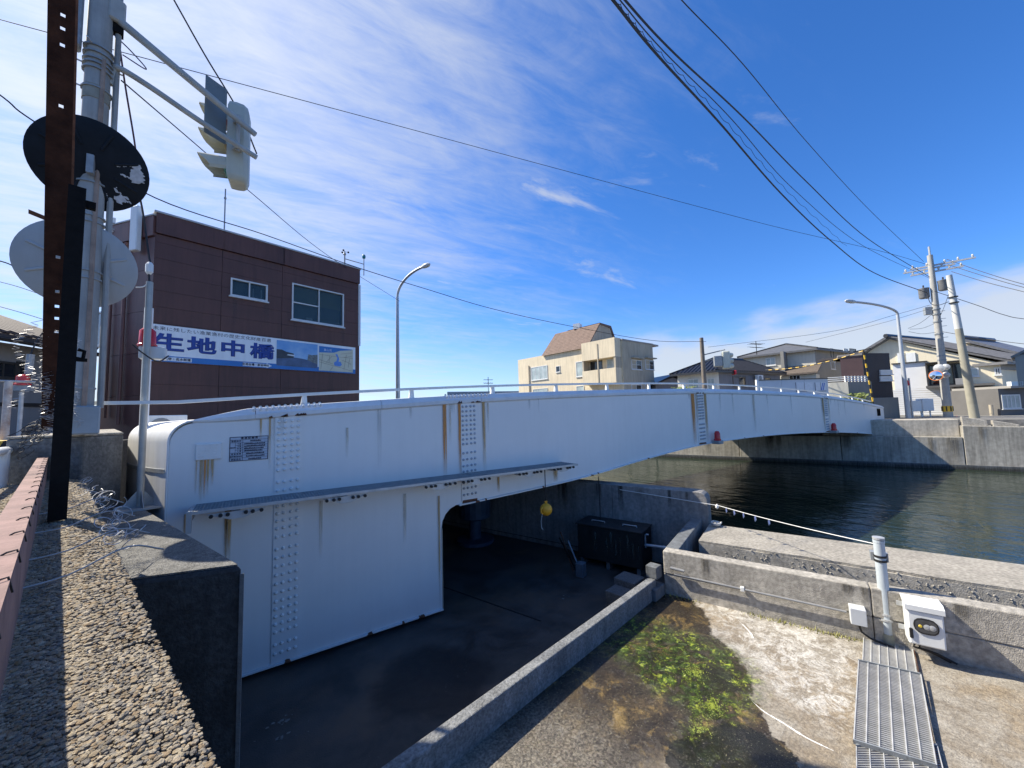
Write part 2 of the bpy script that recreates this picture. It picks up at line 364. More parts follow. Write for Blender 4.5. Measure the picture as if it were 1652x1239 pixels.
fl_ = MB(); rnd = random.Random(52)
for cx_, cy_, sp_, n_ in ((450, 1165, .08, 14), (470, 1185, .12, 10), (900, 965, .2, 10)):
    c = onz(cx_, cy_, ZT)
    for _ in range(n_):
        q = c+V((rnd.gauss(0, sp_), rnd.gauss(0, sp_*.6), .003)); a = rnd.uniform(0, 6.28); r_ = rnd.choice((.006, .01, .014, .03))*rnd.uniform(.6, 1.2)
        fl_.prism([q+V((math.cos(a+k*1.26)*r_*rnd.uniform(.5, 1.2), math.sin(a+k*1.26)*r_*rnd.uniform(.4, 1), 0)) for k in range(5)], (0, 0, .002))
stuff(fl_.build('paint_flakes', M('pale_flake', (.20, .195, .18), .8, .3, 20), pit))
jm = M('joint_tar', (.006, .006, .006), .9, .2, 20)
for a, b, w_ in (((690, 938), (706, 903), 4), ((690, 938), (872, 1002), 3)):
    p, q = onz(*a, ZT), onz(*b, ZT); d = (q-p).normalized(); nn = V((-d.y, d.x, 0))*.014
    MB().prism([p-nn, q-nn, q+nn, p+nn], (0, 0, .004)).build('floor_joint', jm, pit)
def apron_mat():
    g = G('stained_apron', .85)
    wv = g.warp(3.0, .60, 10, .72); wf = g.warp(5.5, .30, 11, .74); fine = g.noise(40, 5, .7); grit = g.noise(130, 3, .6); mid = g.noise(5, 8, .7); big = g.noise(1.3, 6, .62)
    pz = lambda x, y: onz(x, y, ZF)
    def spot(vec, c, e, soft=.025):
        c, e = pz(*c), pz(*e); r_ = (c-e).length; return g.blob(vec, c, r_*(1-soft), r_*(1+soft))
    def mx(*a):
        o = a[0]
        for q in a[1:]: o = g.m('MAXIMUM', o, q)
        return o
    # dry beige slab with lime bloom
    col = g.mix(g.mr(mid, .3, .7), (.25, .215, .165), (.38, .345, .285))
    col = g.mix(g.mr(big, .45, .62, 0, .65), col, (.30, .225, .135))
    col = g.mix(g.mr(g.noise(2.6, 7, .7, dist=.5), .52, .66, 0, .6), col, (.17, .135, .095))
    lime = g.m('MULTIPLY', mx(spot(wv, (1270, 1045), (1180, 1000), .5), spot(wv, (1190, 985), (1130, 965), .6), spot(wv, (1320, 1120), (1250, 1090), .6)), g.mr(g.noise(6.5, 9, .75, dist=1.0), .44, .60))
    col = g.mix(g.m('MULTIPLY', lime, .85), col, (.66, .63, .57))
    # wet brown film with a crisp creeping edge
    wet = mx(spot(wf, (1030, 1060), (1198, 1070)), spot(wf, (1010, 985), (1120, 972)), spot(wf, (1110, 1140), (1222, 1140)), spot(wf, (1180, 1215), (1275, 1212)), spot(wf, (930, 1130), (820, 1215), .2), spot(wf, (900, 1075), (990, 1060), .3))
    film = g.mix(g.mr(mid, .34, .66), (.012, .009, .005), (.085, .055, .020)); film = g.mix(g.mr(g.noise(2.1, 9, .74, dist=.7), .42, .56), film, (.020, .014, .009))
    film = g.mix(g.mr(g.noise(3.3, 6, .68, dist=.5), .53, .66), film, (.25, .165, .05))
    rim = g.m('MULTIPLY', wet, g.m('SUBTRACT', 1.0, mx(spot(wf, (1020, 1060), (1176, 1066)), spot(wf, (1100, 1140), (1200, 1140)), spot(wf, (1010, 990), (1095, 980)))))
    col = g.mix(g.m('MULTIPLY', wet, .93), col, film); col = g.mix(g.m('MULTIPLY', rim, .45), col, (.035, .024, .015))
    grey = g.m('MULTIPLY', mx(spot(wv, (880, 1235), (960, 1170), .5)), .8); col = g.mix(grey, col, g.mix(g.mr(fine, .35, .65), (.07, .062, .05), (.26, .23, .18)))
    # slime
    alg = mx(spot(wv, (1108, 1070), (1204, 1078), .35), spot(wv, (1150, 1135), (1195, 1135), .5), spot(wv, (1040, 1015), (1075, 1012), .7), spot(wv, (1150, 1215), (1195, 1215), .6), spot(wv, (1010, 1045), (1040, 1045), .7))
    alg = g.m('MULTIPLY', alg, g.mr(g.noise(8, 10, .8, dist=.8), .43, .53))
    gcol = g.mix(g.mr(g.noise(17, 6, .72), .40, .62), (.010, .030, .006), (.10, .16, .014)); gcol = g.mix(g.mr(g.noise(11, 7, .75, dist=.6), .52, .62), gcol, (.46, .54, .06))
    col = g.mix(alg, col, gcol)
    pud_shade = g.m('MULTIPLY', mx(spot(wf, (1215, 1228), (1285, 1225)), spot(wf, (1130, 1235), (1180, 1235)), spot(wf, (1160, 1095), (1185, 1090), .4)), .85); col = g.mix(pud_shade, col, (.010, .012, .010))  # lower two blobs paint in a cast shadow; the upper one is a puddle
    fleck = g.m('MULTIPLY', g.mr(g.noise(75, 4, .6), .63, .68), wet); col = g.mix(g.m('MULTIPLY', fleck, .6), col, (.42, .40, .22))
    dark = g.m('MULTIPLY', g.mr(g.noise(48, 6, .7), .56, .62), wet); col = g.mix(g.m('MULTIPLY', dark, .7), col, (.012, .010, .007))
    crack = g.m('MULTIPLY', g.mr(g.m('ABSOLUTE', g.m('SUBTRACT', g.noise(1.9, 9, .68, dist=.4), .5)), 0.0, .006, 1.0, 0.0), .6); col = g.mix(crack, col, (.07, .055, .04))
    col = g.mix(.5, col, g.mr(fine, .3, .7, .45, 1.3), 'MULTIPLY'); col = g.mix(.4, col, g.mr(grit, .3, .7, .5, 1.25), 'MULTIPLY')
    g.bump(g.m('ADD', g.m('ADD', g.m('MULTIPLY', fine, .7), g.m('MULTIPLY', mid, .8)), g.m('MULTIPLY', g.m('MULTIPLY', alg, g.noise(60, 4)), 1.6)), .9, .014)
    return g.done(col, g.mr(g.m('MAXIMUM', g.m('MULTIPLY', wet, g.noise(9, 5)), g.m('MULTIPLY', pud_shade, .8)), .12, .50, .92, .10))
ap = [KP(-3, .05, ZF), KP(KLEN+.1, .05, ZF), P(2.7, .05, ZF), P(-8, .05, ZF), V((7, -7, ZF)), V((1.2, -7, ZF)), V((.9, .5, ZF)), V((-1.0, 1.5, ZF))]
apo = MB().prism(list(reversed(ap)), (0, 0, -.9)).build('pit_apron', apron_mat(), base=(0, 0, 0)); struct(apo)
lime_m = M('lime_crack', (.72, .70, .65), .9, .2, 30)
crk = MB()
for pts in (((1212, 1130), (1232, 1148), (1262, 1166), (1300, 1190), (1345, 1212)), ((1190, 1000), (1208, 1018), (1216, 1030))):
    L_ = [onz(x, y, ZF)+UP*.003 for x, y in pts]; L_ = spline(L_, 5); k = len(L_)
    for i in range(k-1):
        a, b = L_[i], L_[i+1]; d = (b-a).normalized(); nn = V((-d.y, d.x, 0)); w0 = .012*math.sin(math.pi*(i+.3)/k)*random.uniform(.6, 1.3); w1 = .012*math.sin(math.pi*(i+1.3)/k)
        crk.face([a-nn*w0, b-nn*w0, b+nn*w0, a+nn*w0])
crk.build('lime_crack', lime_m, apo)
# algae tufts: real blades on the greenest part
def algae():
    mb = MB(); rnd = random.Random(3)
    for cx, cy, rr, n in ((1120, 1085, .16, 260), (1150, 1140, .12, 420), (1130, 1175, .08, 160), (1185, 1100, .06, 60)):
        c = onz(cx, cy, ZF)
        for _ in range(n):
            a = rnd.uniform(0, 6.283); r_ = rr*abs(rnd.gauss(0, .6)); p = c + V((math.cos(a)*r_*1.25, math.sin(a)*r_, .002))
            b = rnd.uniform(0, 6.283); ln = rnd.uniform(.004, .012); d = V((math.cos(b), math.sin(b), rnd.uniform(.02, .25)))*ln; s_ = V((-math.sin(b), math.cos(b), 0))*ln*.4
            mb.face([p-s_, p+s_, p+d+s_*.4, p+d-s_*.4])
    return mb.build('algae', M('algae_green', (.10, .14, .016), .6, .6, 7, col2=(.42, .48, .05)))
wd_ = MB(); rnd = random.Random(41)
for cx_, n_ in ((2.25, 30), (1.1, 110), (.55, 120), (.2, 60)):
    for _ in range(n_):
        p = P(cx_+rnd.gauss(0, .16), -.01-abs(rnd.gauss(0, .035)), ZF); b = rnd.uniform(0, 6.283); ln = rnd.uniform(.015, .05); d = V((math.cos(b)*.5, math.sin(b)*.5, 1))*ln; s_ = V((-math.sin(b), math.cos(b), 0))*ln*.16
        wd_.face([p-s_, p+s_, p+d])
tag(stuff(wd_.build('weeds', M('dry_weed', (.16, .17, .04), .8, .5, 8, col2=(.34, .32, .10)))), 'yellowish weeds sprouting along the foot of the low wall', 'weeds')
al = stuff(algae()); tag(al, 'bright green algae growing on the wet concrete apron', 'algae')
# ---- kerb beam between slab and apron
kb = MB().ob(KP(-3, 0, ZT-.02), KD*(KLEN+3), KN*.12, UP*(ZF+.27-ZT+.02)).build('kerb_beam', M('kerb_concrete', (.20, .205, .205), .9, .22, 4, bump=.6, bscale=70, streak=.35, spots=.3), bevel=.012, seg=2)
tag(kb, 'long thin concrete kerb beam crossing the pit floor', 'kerb')
stepm = M('step_concrete', (.08, .083, .085), .9, .2, 5, bump=.5, spots=.3)
def cblock(p, l, w_, h, lab, dirv=KD, mat=stepm):
    nn = V((dirv.y, -dirv.x, 0)); o = MB().ob(p, dirv*l, nn*w_, UP*h).build('concrete_block', mat, bevel=.012, seg=2); return tag(o, lab, 'concrete block')
cblock(KP(KLEN-.02, -.03, ZF+.27), .18, .18, .18, 'small concrete cube capping the far end of the kerb beam', mat=conc_grey)
cblock(onz(1028, 962, ZF), .34, .30, .17, 'low concrete step on the wet side of the kerb beam', mat=conc_grey)
cblock(KP(KLEN-.62, -.40, ZT), .30, .32, ZF+.16-ZT, 'lower of two dark concrete steps behind the kerb beam')
cblock(KP(KLEN-.30, -.44, ZT), .34, .36, ZF+.24-ZT, 'higher of two dark concrete steps behind the kerb beam')
# ---- low wall, trough, quay block and tall pit wall
lowwall = thing('low_wall', P(0, 0, ZF), 'low sunlit concrete wall carrying the grey conduit and cabinet', 'wall')
ZLW = -2.22
s0 = -7.2
for s1 in (-4.75, -2.3, .1, 2.52):
    MB().ob(P(s0+.004, .008, ZF-.05), CD*(s1-s0-.008), CN*.19, UP*.355).build('wall_section', conc, lowwall, bevel=.008); MB().ob(P(s0+.003, 0, ZF+.309), CD*(s1-s0-.006), CN*.20, UP*(ZLW-ZF-.309)).build('wall_section', conc, lowwall, bevel=.014, seg=2); s0 = s1
MB().ob(P(2.32, .202, ZT-.05), CD*.2, CN*1.98, UP*(ZLW-ZT+.05)).build('return_wall', conc_grey, lowwall, bevel=.012, seg=2)
MB().ob(P(-7.2, .2, -2.72), CD*9.5, CN*.95, UP*.05).build('trough_floor', conc_dark, lowwall)
quay = MB(); rnd = random.Random(5)
zq = -2.32; quay.ob(P(-7.2, 1.12, ZW-1), CD*9.4, CN*1.16, UP*(zq-ZW+1-.04))
qb = quay.build('quay', conc, base=P(0, 1.5, ZW)); struct(qb)
qt = MB(); n = 44; tops = []
for i in range(n+1):
    s_ = -7.2+9.4*i/n; tops.append((s_, 1.12 + (rnd.uniform(0, .035) if -4.5 < s_ < 1.6 else .004)))
for i in range(n):
    (sa, ta), (sb, tb) = tops[i], tops[i+1]
    qt.prism([P(sa, ta, zq-.04), P(sb, tb, zq-.04), P(sb, 2.29, zq-.04), P(sa, 2.29, zq-.04)], (0, 0, .04))
qt.build('quay_top', conc_top, qb)
chips = MB()
for _ in range(240):
    s_ = rnd.choice((rnd.gauss(.9, .5), rnd.gauss(-.9, .5), rnd.gauss(-2.6, .6), rnd.uniform(-7, 1.7))); r_ = rnd.uniform(.006, .017); chips.ico(P(min(s_, 2.1), 1.12-rnd.uniform(-.006, .002), zq-abs(rnd.gauss(.11, .05))-.01), r_, 1, (1, 1, rnd.uniform(.5, 1)))
stuff(chips.build('broken_aggregate', conc_rough, qb))
tw = thing('pit_wall', P(2.36, 2.3, ZF), 'tall weathered concrete wall between pit and canal, rounded at its end', 'wall')
zt = -1.70
def wall_seg(s_a, s_b, rounded=False):
    prof = []
    if rounded:
        r_ = .16; prof = [(s_a, ZT-.3), (s_a, zt-r_)] + [(s_a+r_-r_*math.cos(t), zt-r_+r_*math.sin(t)) for t in (R(22), R(45), R(68), R(90))]
    else: prof = [(s_a, ZT-.3), (s_a, zt)]
    prof += [(s_b, zt), (s_b, ZT-.3)]
    MB().prism([P(s, 2.24, z) for s, z in prof], CN*.36).build('wall_section', M('wall_concrete', (.26, .25, .235), .9, .2, 1.7, bump=.45, bscale=70, streak=.4, spots=.16), tw, bevel=.01)
wall_seg(2.21, 4.2, True); wall_seg(4.206, 7.2); wall_seg(7.206, 16)
# ---- retaining wall under the parapet and the abutment round the bridge tail
pebble_core = M('pebbledash_mortar', (.36, .31, .235), .95, .3, 22, bump=.9, bscale=120, spots=.35)
par = thing('parapet', Q(3, -.3, ZL), 'pebbledash parapet in the near left corner, half in shade', 'parapet')
ZP = -.6
MB().prism([Q(-2.5, 0, ZT-.4), Q(-2.5, -.06, ZP-.03), Q(-2.5, -.12, ZP-.012), Q(-2.5, -.5, ZP-.012), Q(-2.5, -.58, ZP-.04), Q(-2.5, -.58, ZT-.4)], PD*9.3).build('wall', pebble_core, par)
# ---- shelf block beside the bridge tail
shelf = thing('abutment_block', V((-.4, 4.5, ZT)), 'blackened concrete abutment block with a rough pale top edge', 'concrete block')
sh = [V((-.03, 3.5, 0)), V((-.85, 3.72, 0)), V((-2.4, 7.5, 0)), V((-1.33, 7.4, 0))]
MB().prism([p+UP*(ZT-.3) for p in sh], (0, 0, -1.05-ZT+.3)).build('block', conc_dark, shelf, bevel=.03, seg=2)
rimm = M('gritty_concrete', (.17, .165, .15), .95, .4, 14, bump=1.0, bscale=90, spots=.5)
rim = MB(); rnd = random.Random(9)
inner = [V((-.06, 3.53, 0)), V((-.84, 3.74, 0)), V((-2.3, 7.3, 0)), V((-1.33, 7.3, 0))]
MB().prism([p+UP*(-1.05) for p in inner], (0, 0, .012)).build('screed', rimm, shelf)
MB().ob(V((-.045, 3.492, -3.5)), V((.024, -.006, 0)), V((.003, .010, 0)), UP*2.40).build('corner_strip', conc_grey, shelf)
pil = thing('abutment_pillar', V((-1.6, 7, ZT)), 'grey concrete abutment pillar standing left of the bridge tail', 'concrete pillar')
pl = [V((-1.36, 6.95)+(0,)) if False else V((-1.36, 6.95, 0)), V((-1.62, 6.55, 0)), V((-2.25, 6.72, 0)), V((-2.9, 13, 0)), V((-2.7, 13, 0))]
MB().prism([p+UP*(ZT-.3) for p in pl], (0, 0, -.13-ZT+.3)).build('block', M('pillar_concrete', (.16, .155, .145), .9, .25, 3, bump=.5, streak=.4, spots=.25), pil, bevel=.02, seg=2)
MB().prism([p+UP*(-.128) for p in pl], (0, 0, .028)).build('coping', conc_top, pil, bevel=.008)
# approach road behind the tail
ar = MB().prism([V((-2.9, 6.9, -.36)), V((-2.3, 13.3, -.36)), V((-60, 30, -.36)), V((-60, 22, -.36)), V((-7, 6.9, -.36))], (0, 0, -2)).build('approach_road', asphalt, base=(-5, 9, -.36)); struct(ar)
# ---- far canal wall
fw_t = thing('canal_wall', FB(0, 0, ZW), 'long stained concrete wall on the far side of the canal', 'wall')
fconc = M('canal_wall_concrete', (.38, .355, .30), .92, .22, .7, bump=.3, bscale=30, streak=.45, spots=.12)
edges = [-16, -9.5, -2.9, 1.6, 6.4, 11.4, 16.4, 21.5, 27, 34, 42]
for i in range(len(edges)-1):
    a_, b_ = edges[i], edges[i+1]
    if b_ <= -2.9:
        # slope-topped wing wall running to the right
        z0, z1 = -1.18 - (-2.9-b_)*.035, -1.18 - (-2.9-a_)*.035
        MB().prism([FB(a_+.02, 0, ZW-1.5), FB(b_-.02, 0, ZW-1.5), FB(b_-.02, 0, z0), FB(a_+.02, 0, z1)], CN*1.3).build('wall_section', fconc, fw_t, bevel=.015)
    else:
        MB().ob(FB(a_+.012, -.03*(i % 2), ZW-1.5), CD*(b_-a_-.024), CN*1.5, UP*(-1.72-ZW+1.5)).build('wall_section', fconc, fw_t, bevel=.02)
MB().ob(FB(-16, -.08, ZW-1.5), CD*58, CN*.08, UP*(1.5+.22)).build('footing', conc_grey, fw_t)
MB().ob(FB(-2.9, .35, -1.72), CD*5.2, CN*1.3, UP*(1.72-.88)).build('upper_wall', M('upper_wall_concrete', (.46, .42, .35), .9, .2, 1.0, bump=.3, bscale=30, streak=.35, spots=.12), fw_t, bevel=.02)
MB().ob(FB(1.9, .7, -.88), CD*1.7, CN*1.0, UP*.62).build('end_post', conc_top, fw_t, bevel=.02)
MB().ob(FB(2.31, 1.3, -1.72), CD*40, CN*.3, UP*(1.72-.95)).build('back_wall', fconc, fw_t)
wetm = stain('tide_mark', (.035, .035, .028), .9)
for i in range(14):
    a_, b_ = -15+i*3.4, -15+(i+1)*3.4; mb = MB().face([FB(b_, -.085, ZW), FB(a_, -.085, ZW), FB(a_, -.085, ZW+.24), FB(b_, -.085, ZW+.24)]); mb.uv = [(0, 1), (1, 1), (1, 0), (0, 0)]
    mb.uv = [(.5, 1), (.5, 1), (.5, 0), (.5, 0)]; mb.build('tide_mark', wetm, fw_t)
drip = stain('wall_drip', (.06, .055, .045), .65); rnd = random.Random(31)
for i in range(26):
    s_ = rnd.uniform(-14, 20); w_ = rnd.uniform(.15, .5); z1 = -1.2 if s_ < -2.9 else -1.72; z0 = z1-rnd.uniform(.4, 1.3)
    mb = MB().face([FB(s_+w_, -.036, z0), FB(s_, -.036, z0), FB(s_, -.036, z1-.02), FB(s_+w_, -.036, z1-.02)]); mb.uv = [(0, 0), (1, 0), (1, 1), (0, 1)]; mb.build('drip_stain', drip, fw_t)
for i in range(9):
    s_ = rnd.uniform(2.4, 6.5); w_ = rnd.uniform(.05, .2); z1 = zt-.01; z0 = z1-rnd.uniform(.2, .8)
    mb = MB().face([P(s_+w_, 2.236, z0), P(s_, 2.236, z0), P(s_, 2.236, z1), P(s_+w_, 2.236, z1)]); mb.uv = [(0, 0), (1, 0), (1, 1), (0, 1)]; mb.build('drip_stain', drip, tw)
for i in range(16):
    s_ = rnd.uniform(-5.5, 2.3); w_ = rnd.uniform(.04, .16); z1 = ZLW-.012; z0 = z1-rnd.uniform(.12, .5)
    mb = MB().face([P(s_+w_, -.004, z0), P(s_, -.004, z0), P(s_, -.004, z1), P(s_+w_, -.004, z1)]); mb.uv = [(0, 0), (1, 0), (1, 1), (0, 1)]; mb.build('drip_stain', drip, lowwall)
# ================================================================== THE BRIDGE
YB, YE = 6.37, 12.9
def herm(xs, zs):
    n = len(xs); sl = [(zs[i+1]-zs[i])/(xs[i+1]-xs[i]) for i in range(n-1)]; ms = [sl[0]] + [(sl[i-1]+sl[i])/2 for i in range(1, n-1)] + [sl[-1]]
    def f(x):
        x = min(max(x, xs[0]), xs[-1]); i = 0
        while i < n-2 and x > xs[i+1]: i += 1
        h = xs[i+1]-xs[i]; t = (x-xs[i])/h
        return (2*t**3-3*t*t+1)*zs[i] + (t**3-2*t*t+t)*h*ms[i] + (-2*t**3+3*t*t)*zs[i+1] + (t**3-t*t)*h*ms[i+1]
    return f
top = herm([-.9, .45, 3.33, 7, 11.1, 16, 21.14, 26, 30.08], [.025, .125, .295, .43, .515, .49, .355, .09, -.23])
bot = herm([2.77, 3.9, 6.17, 8.4, 10.8, 15, 21.5, 26, 30.08], [-1.60, -1.56, -1.45, -1.24, -1.07, -1.02, -1.22, -1.5, -1.83])
X0, X1, XC = -.83, 30.08, 2.77
ZB = -3.27
br = thing('swing_bridge', V((5, 9.6, ZT)), 'long white arched steel swing bridge over the canal', 'bridge')
def panel(xa, xb, first=False):
    n = max(4, int((xb-xa)/.4)); up_ = []; lo = []
    for i in range(n+1):
        x = xa+(xb-xa)*i/n
        up_.append((x, top(x)-.055))
    if first:
        r_ = .26; zt_ = top(X0+r_)-.055; up_ = [(X0+r_-r_*math.cos(t), zt_-r_+r_*math.sin(t)) for t in [R(q) for q in (0, 15, 30, 45, 60, 75)]] + [q for q in up_ if q[0] > X0+r_*.97]
        lo = [(X0, ZB), (xb, ZB)]
    elif xa < XC < xb:
        lo = [(xa, ZB), (XC, ZB), (XC, -1.95)] + [(XC+.34-.34*math.cos(t), -1.95+.36*math.sin(t)) for t in [R(q) for q in (20, 40, 60, 80)]] + [(xb, bot(xb))]
    else:
        lo = [(xa+(xb-xa)*i/n, bot(xa+(xb-xa)*i/n)) for i in range(n+1)]
    loop = lo + list(reversed(up_))
    mb = MB(); mb.prism([V((x, YB, z)) for x, z in loop], (0, .05, 0)); return mb.build('side_panel', white_paint, br)
SPL = [.45, 3.33, 11.1, 21.14]
cuts = [X0] + SPL + [X1]
for i in range(5): panel(cuts[i], cuts[i+1], i == 0)
# bottom flange
def flange(pts, nm='bottom_flange'):
    mb = MB()
    for i in range(len(pts)-1):
        (xa, za), (xb, zb) = pts[i], pts[i+1]; mb.ob(V((xa, YB-.045, za-.022)), V((xb-xa, 0, zb-za)), V((0, .4, 0)), UP*.02)
    return mb.build(nm, white_mat, br)
flange([(X0+.05, ZB), (XC, ZB)]); flange([(3.1+(X1-3.1)*i/60, bot(3.1+(X1-3.1)*i/60)) for i in range(61)])
MB().ob(V((XC-.002, YB-.012, ZB)), V((.012, 0, 0)), V((0, .3, 0)), UP*(1.32)).build('edge_strip', M('tan_sealant', (.45, .40, .32), .7, .2, 9), br)
# rounded tail end: wraps over the top and bulges in plan
def tail():
    Rp = 6.6; half = (YE-YB)/2; yc = (YE+YB)/2; x_at = lambda y: X0 + math.sqrt(Rp*Rp-half*half) - math.sqrt(max(0, Rp*Rp-(y-yc)**2))
    r_ = .26; zt_ = top(X0+r_)-.03; prof = [(0, ZB), (0, -1.2), (0, zt_-r_)] + [(r_-r_*math.cos(t), zt_-r_+r_*math.sin(t)) for t in [R(q) for q in range(10, 91, 10)]] + [(.8, zt_+.03)]
    mb = MB(); ny = 24; m = len(prof)
    for j in range(ny+1):
        y = YB-.006+(YE-YB)*j/ny
        for dx, z in prof: mb.v.append(V((x_at(y)+dx-.012, y, z)))
    for j in range(ny):
        for i in range(m-1): mb.f.append((j*m+i, (j+1)*m+i, (j+1)*m+i+1, j*m+i+1))
    mb.build('tail_plate', M('tail_paint', (.72, .72, .70), .45, .05, 1.5, streak=.16), br, smooth=True)
    rl = MB().tube([V((X0+dx-.012, YB-.008, z)) for dx, z in prof[1:]], .012, 6); rl.build('edge_bead', white_paint, br)
    rb = MB()
    for j in range(14):
        y = YB+.06+j*.12; rb.ob(V((x_at(y)-.02, y, -.62)), V((x_at(y+.12)-x_at(y), .12, 0)), V((.01, 0, 0)), UP*.05)
    rb.build('weld_band', galv_dull, br)
tail()
MB().prism([V((-.55, YB+.06, ZB+.02)), V((XC-.05, YB+.06, ZB+.02)), V((XC-.05, YB+.06, -.2)), V((-.55, YB+.06, -.2))], (0, YE-YB-.2, 0)).build('counterweight', conc_grey, br)
# deck body
dm = MB(); n = 60
for i in range(n+1):
    x = X0+.5+(X1-.05-X0-.5)*i/n; zb_ = bot(x)+.25 if x > XC else -1.2
    for y, z in ((YB+.05, top(x)-.32), (YE-.05, top(x)-.32), (YE-.05, zb_), (YB+.05, zb_)): dm.v.append(V((x, y, z)))
for i in range(n):
    for j in range(4): dm.f.append((i*4+j, i*4+(j+1) % 4, (i+1)*4+(j+1) % 4, (i+1)*4+j))
dm.f += [(3, 2, 1, 0), (n*4, n*4+1, n*4+2, n*4+3)]
dm.build('deck', asphalt, br)
fp = MB()
pts_ = [(XC+.05+(X1-XC-.1)*i/60) for i in range(61)]
for i in range(60):
    xa, xb = pts_[i], pts_[i+1]; fp.add([V((xa, YE, top(xa)-.05)), V((xb, YE, top(xb)-.05)), V((xb, YE, bot(xb))), V((xa, YE, bot(xa)))], [(0, 1, 2, 3)])
fp.build('far_side_panel', white_paint, br)
# kerb plates along both edges
def kerb(y0, sgn, x_a, x_b):
    prof = [(-.03, -.065), (-.03, -.01), (.05, .075), (.24, .085), (.24, -.3)]; mb = MB(); n = max(2, int((x_b-x_a)/.5)); m = len(prof)
    if x_a < -.5: n = 8
    for i in range(n+1):
        x = x_a+(x_b-x_a)*i/n; rs = min(1.0, .12+max(0.0, (x+.62)/.66))**.7          # grows out of the rounded tail
        for dy, dz in prof: mb.v.append(V((x, y0+sgn*dy*(rs if dy < 0 else 1), top(x)+(dz*rs-.04*(1-rs) if dz > -.2 else dz))))
    for i in range(n):
        for j in range(m):
            q = (i*m+j, i*m+(j+1) % m, (i+1)*m+(j+1) % m, (i+1)*m+j); mb.f.append(q if sgn > 0 else tuple(reversed(q)))
    mb.f += [tuple(range(m)), tuple(reversed(range(n*m, n*m+m)))]
    mb.build('kerb_plate', M('kerb_paint', (.70, .70, .69), .5, .08, 2, streak=.1), br)
ks = [-.62, .05, 1.75, 3.6, 6.1, 8.6, 11.1, 13.6, 16.1, 18.6, 21.1, 24, 27, 30.06]
for i in range(len(ks)-1): kerb(YB, 1, ks[i]+.004, ks[i+1]-.004)
for i in range(0, len(ks)-1, 4): kerb(YE, -1, ks[i], ks[min(i+4, len(ks)-1)])
# rails
def railing(y, xa, xb):
    n = 40; mb = MB()
    for i in range(n):
        a, b = xa+(xb-xa)*i/n, xa+(xb-xa)*(i+1)/n; mb.ob(V((a, y-.03, top(a)+.215)), V((b-a, 0, top(b)-top(a))), V((0, .06, 0)), UP*.042)
    mb.build('hand_rail', white_mat, br)
    x = .66; first = None
    while x < xb:
        MB().prism([V((x-.05, y-.02, top(x)+.08)), V((x+.04, y-.02, top(x)+.08)), V((x+.03, y-.02, top(x)+.215)), V((x-.03, y-.02, top(x)+.215))], (0, .05, 0)).build('rail_post', white_mat, br); x += 1.66
railing(6.55, -1.55, 28.6); railing(12.72, .2, 28.6)
# splices: cover plates with bolt heads
boltm = [(0, 0)]
def dome(mb, c, r_, nrm=V((0, -1, 0))):
    u = V((1, 0, 0)); w_ = UP; k = len(mb.v)
    for rr, h in ((1, 0), (.92, .45), (.55, .85)):
        for j in range(7): a = 2*math.pi*j/7; mb.v.append(c+u*(r_*rr*math.cos(a))+w_*(r_*rr*math.sin(a))+nrm*(r_*h))
    mb.v.append(c+nrm*r_)
    for i in range(2):
        for j in range(7): mb.f.append((k+i*7+j, k+i*7+(j+1) % 7, k+(i+1)*7+(j+1) % 7, k+(i+1)*7+j))
    for j in range(7): mb.f.append((k+14+j, k+14+(j+1) % 7, k+21))
for xi, x in enumerate(SPL):
    zlo = ZB if xi == 0 else bot(x)+.03; zhi = top(x)-.07
    pw = .165 if xi < 2 else .20
    sp = MB().ob(V((x-pw, YB-.014, zlo)), V((pw*2, 0, 0)), V((0, .013, 0)), UP*(zhi-zlo)).build('splice_plate', white_paint, br)
    rnd = random.Random(xi); mb = MB(); z = zhi-.07; k = 0
    while z > zlo+.05:
        for dx in (-.122, -.045, .042, .118): dome(mb, V((x+dx, YB-.014, z+dx*.04)), .025 if xi < 2 else .031)
        k += 1; z -= .085 if k < 9 else (.115 if (k//4) % 3 else .10)
        if k in (9, 17, 28): z -= .05
    stuff(mb.build('bolt_heads', white_bolt if xi < 1 else M('worn_bolt', (.40, .42, .45), .5, .3, 30), sp))
    kbm = MB()
    for j in range(12):
        xx = x-.42+j*.075; dome(kbm, V((xx, YB-.005, top(xx)+.05)), .022, V((0, -.6, .8))); dome(kbm, V((xx, YB+.07, top(xx)+.083)), .022, UP)
    stuff(kbm.build('bolt_heads', M('fresh_white_bolt', (.75, .75, .74), .4, .1, 20), sp))
    if xi > 0: MB().ob(V((x-pw*.9, YB-.016, zlo-.03)), V((pw*1.8, 0, 0)), V((0, .3, 0)), UP*.05).build('rusted_end', rust, sp)
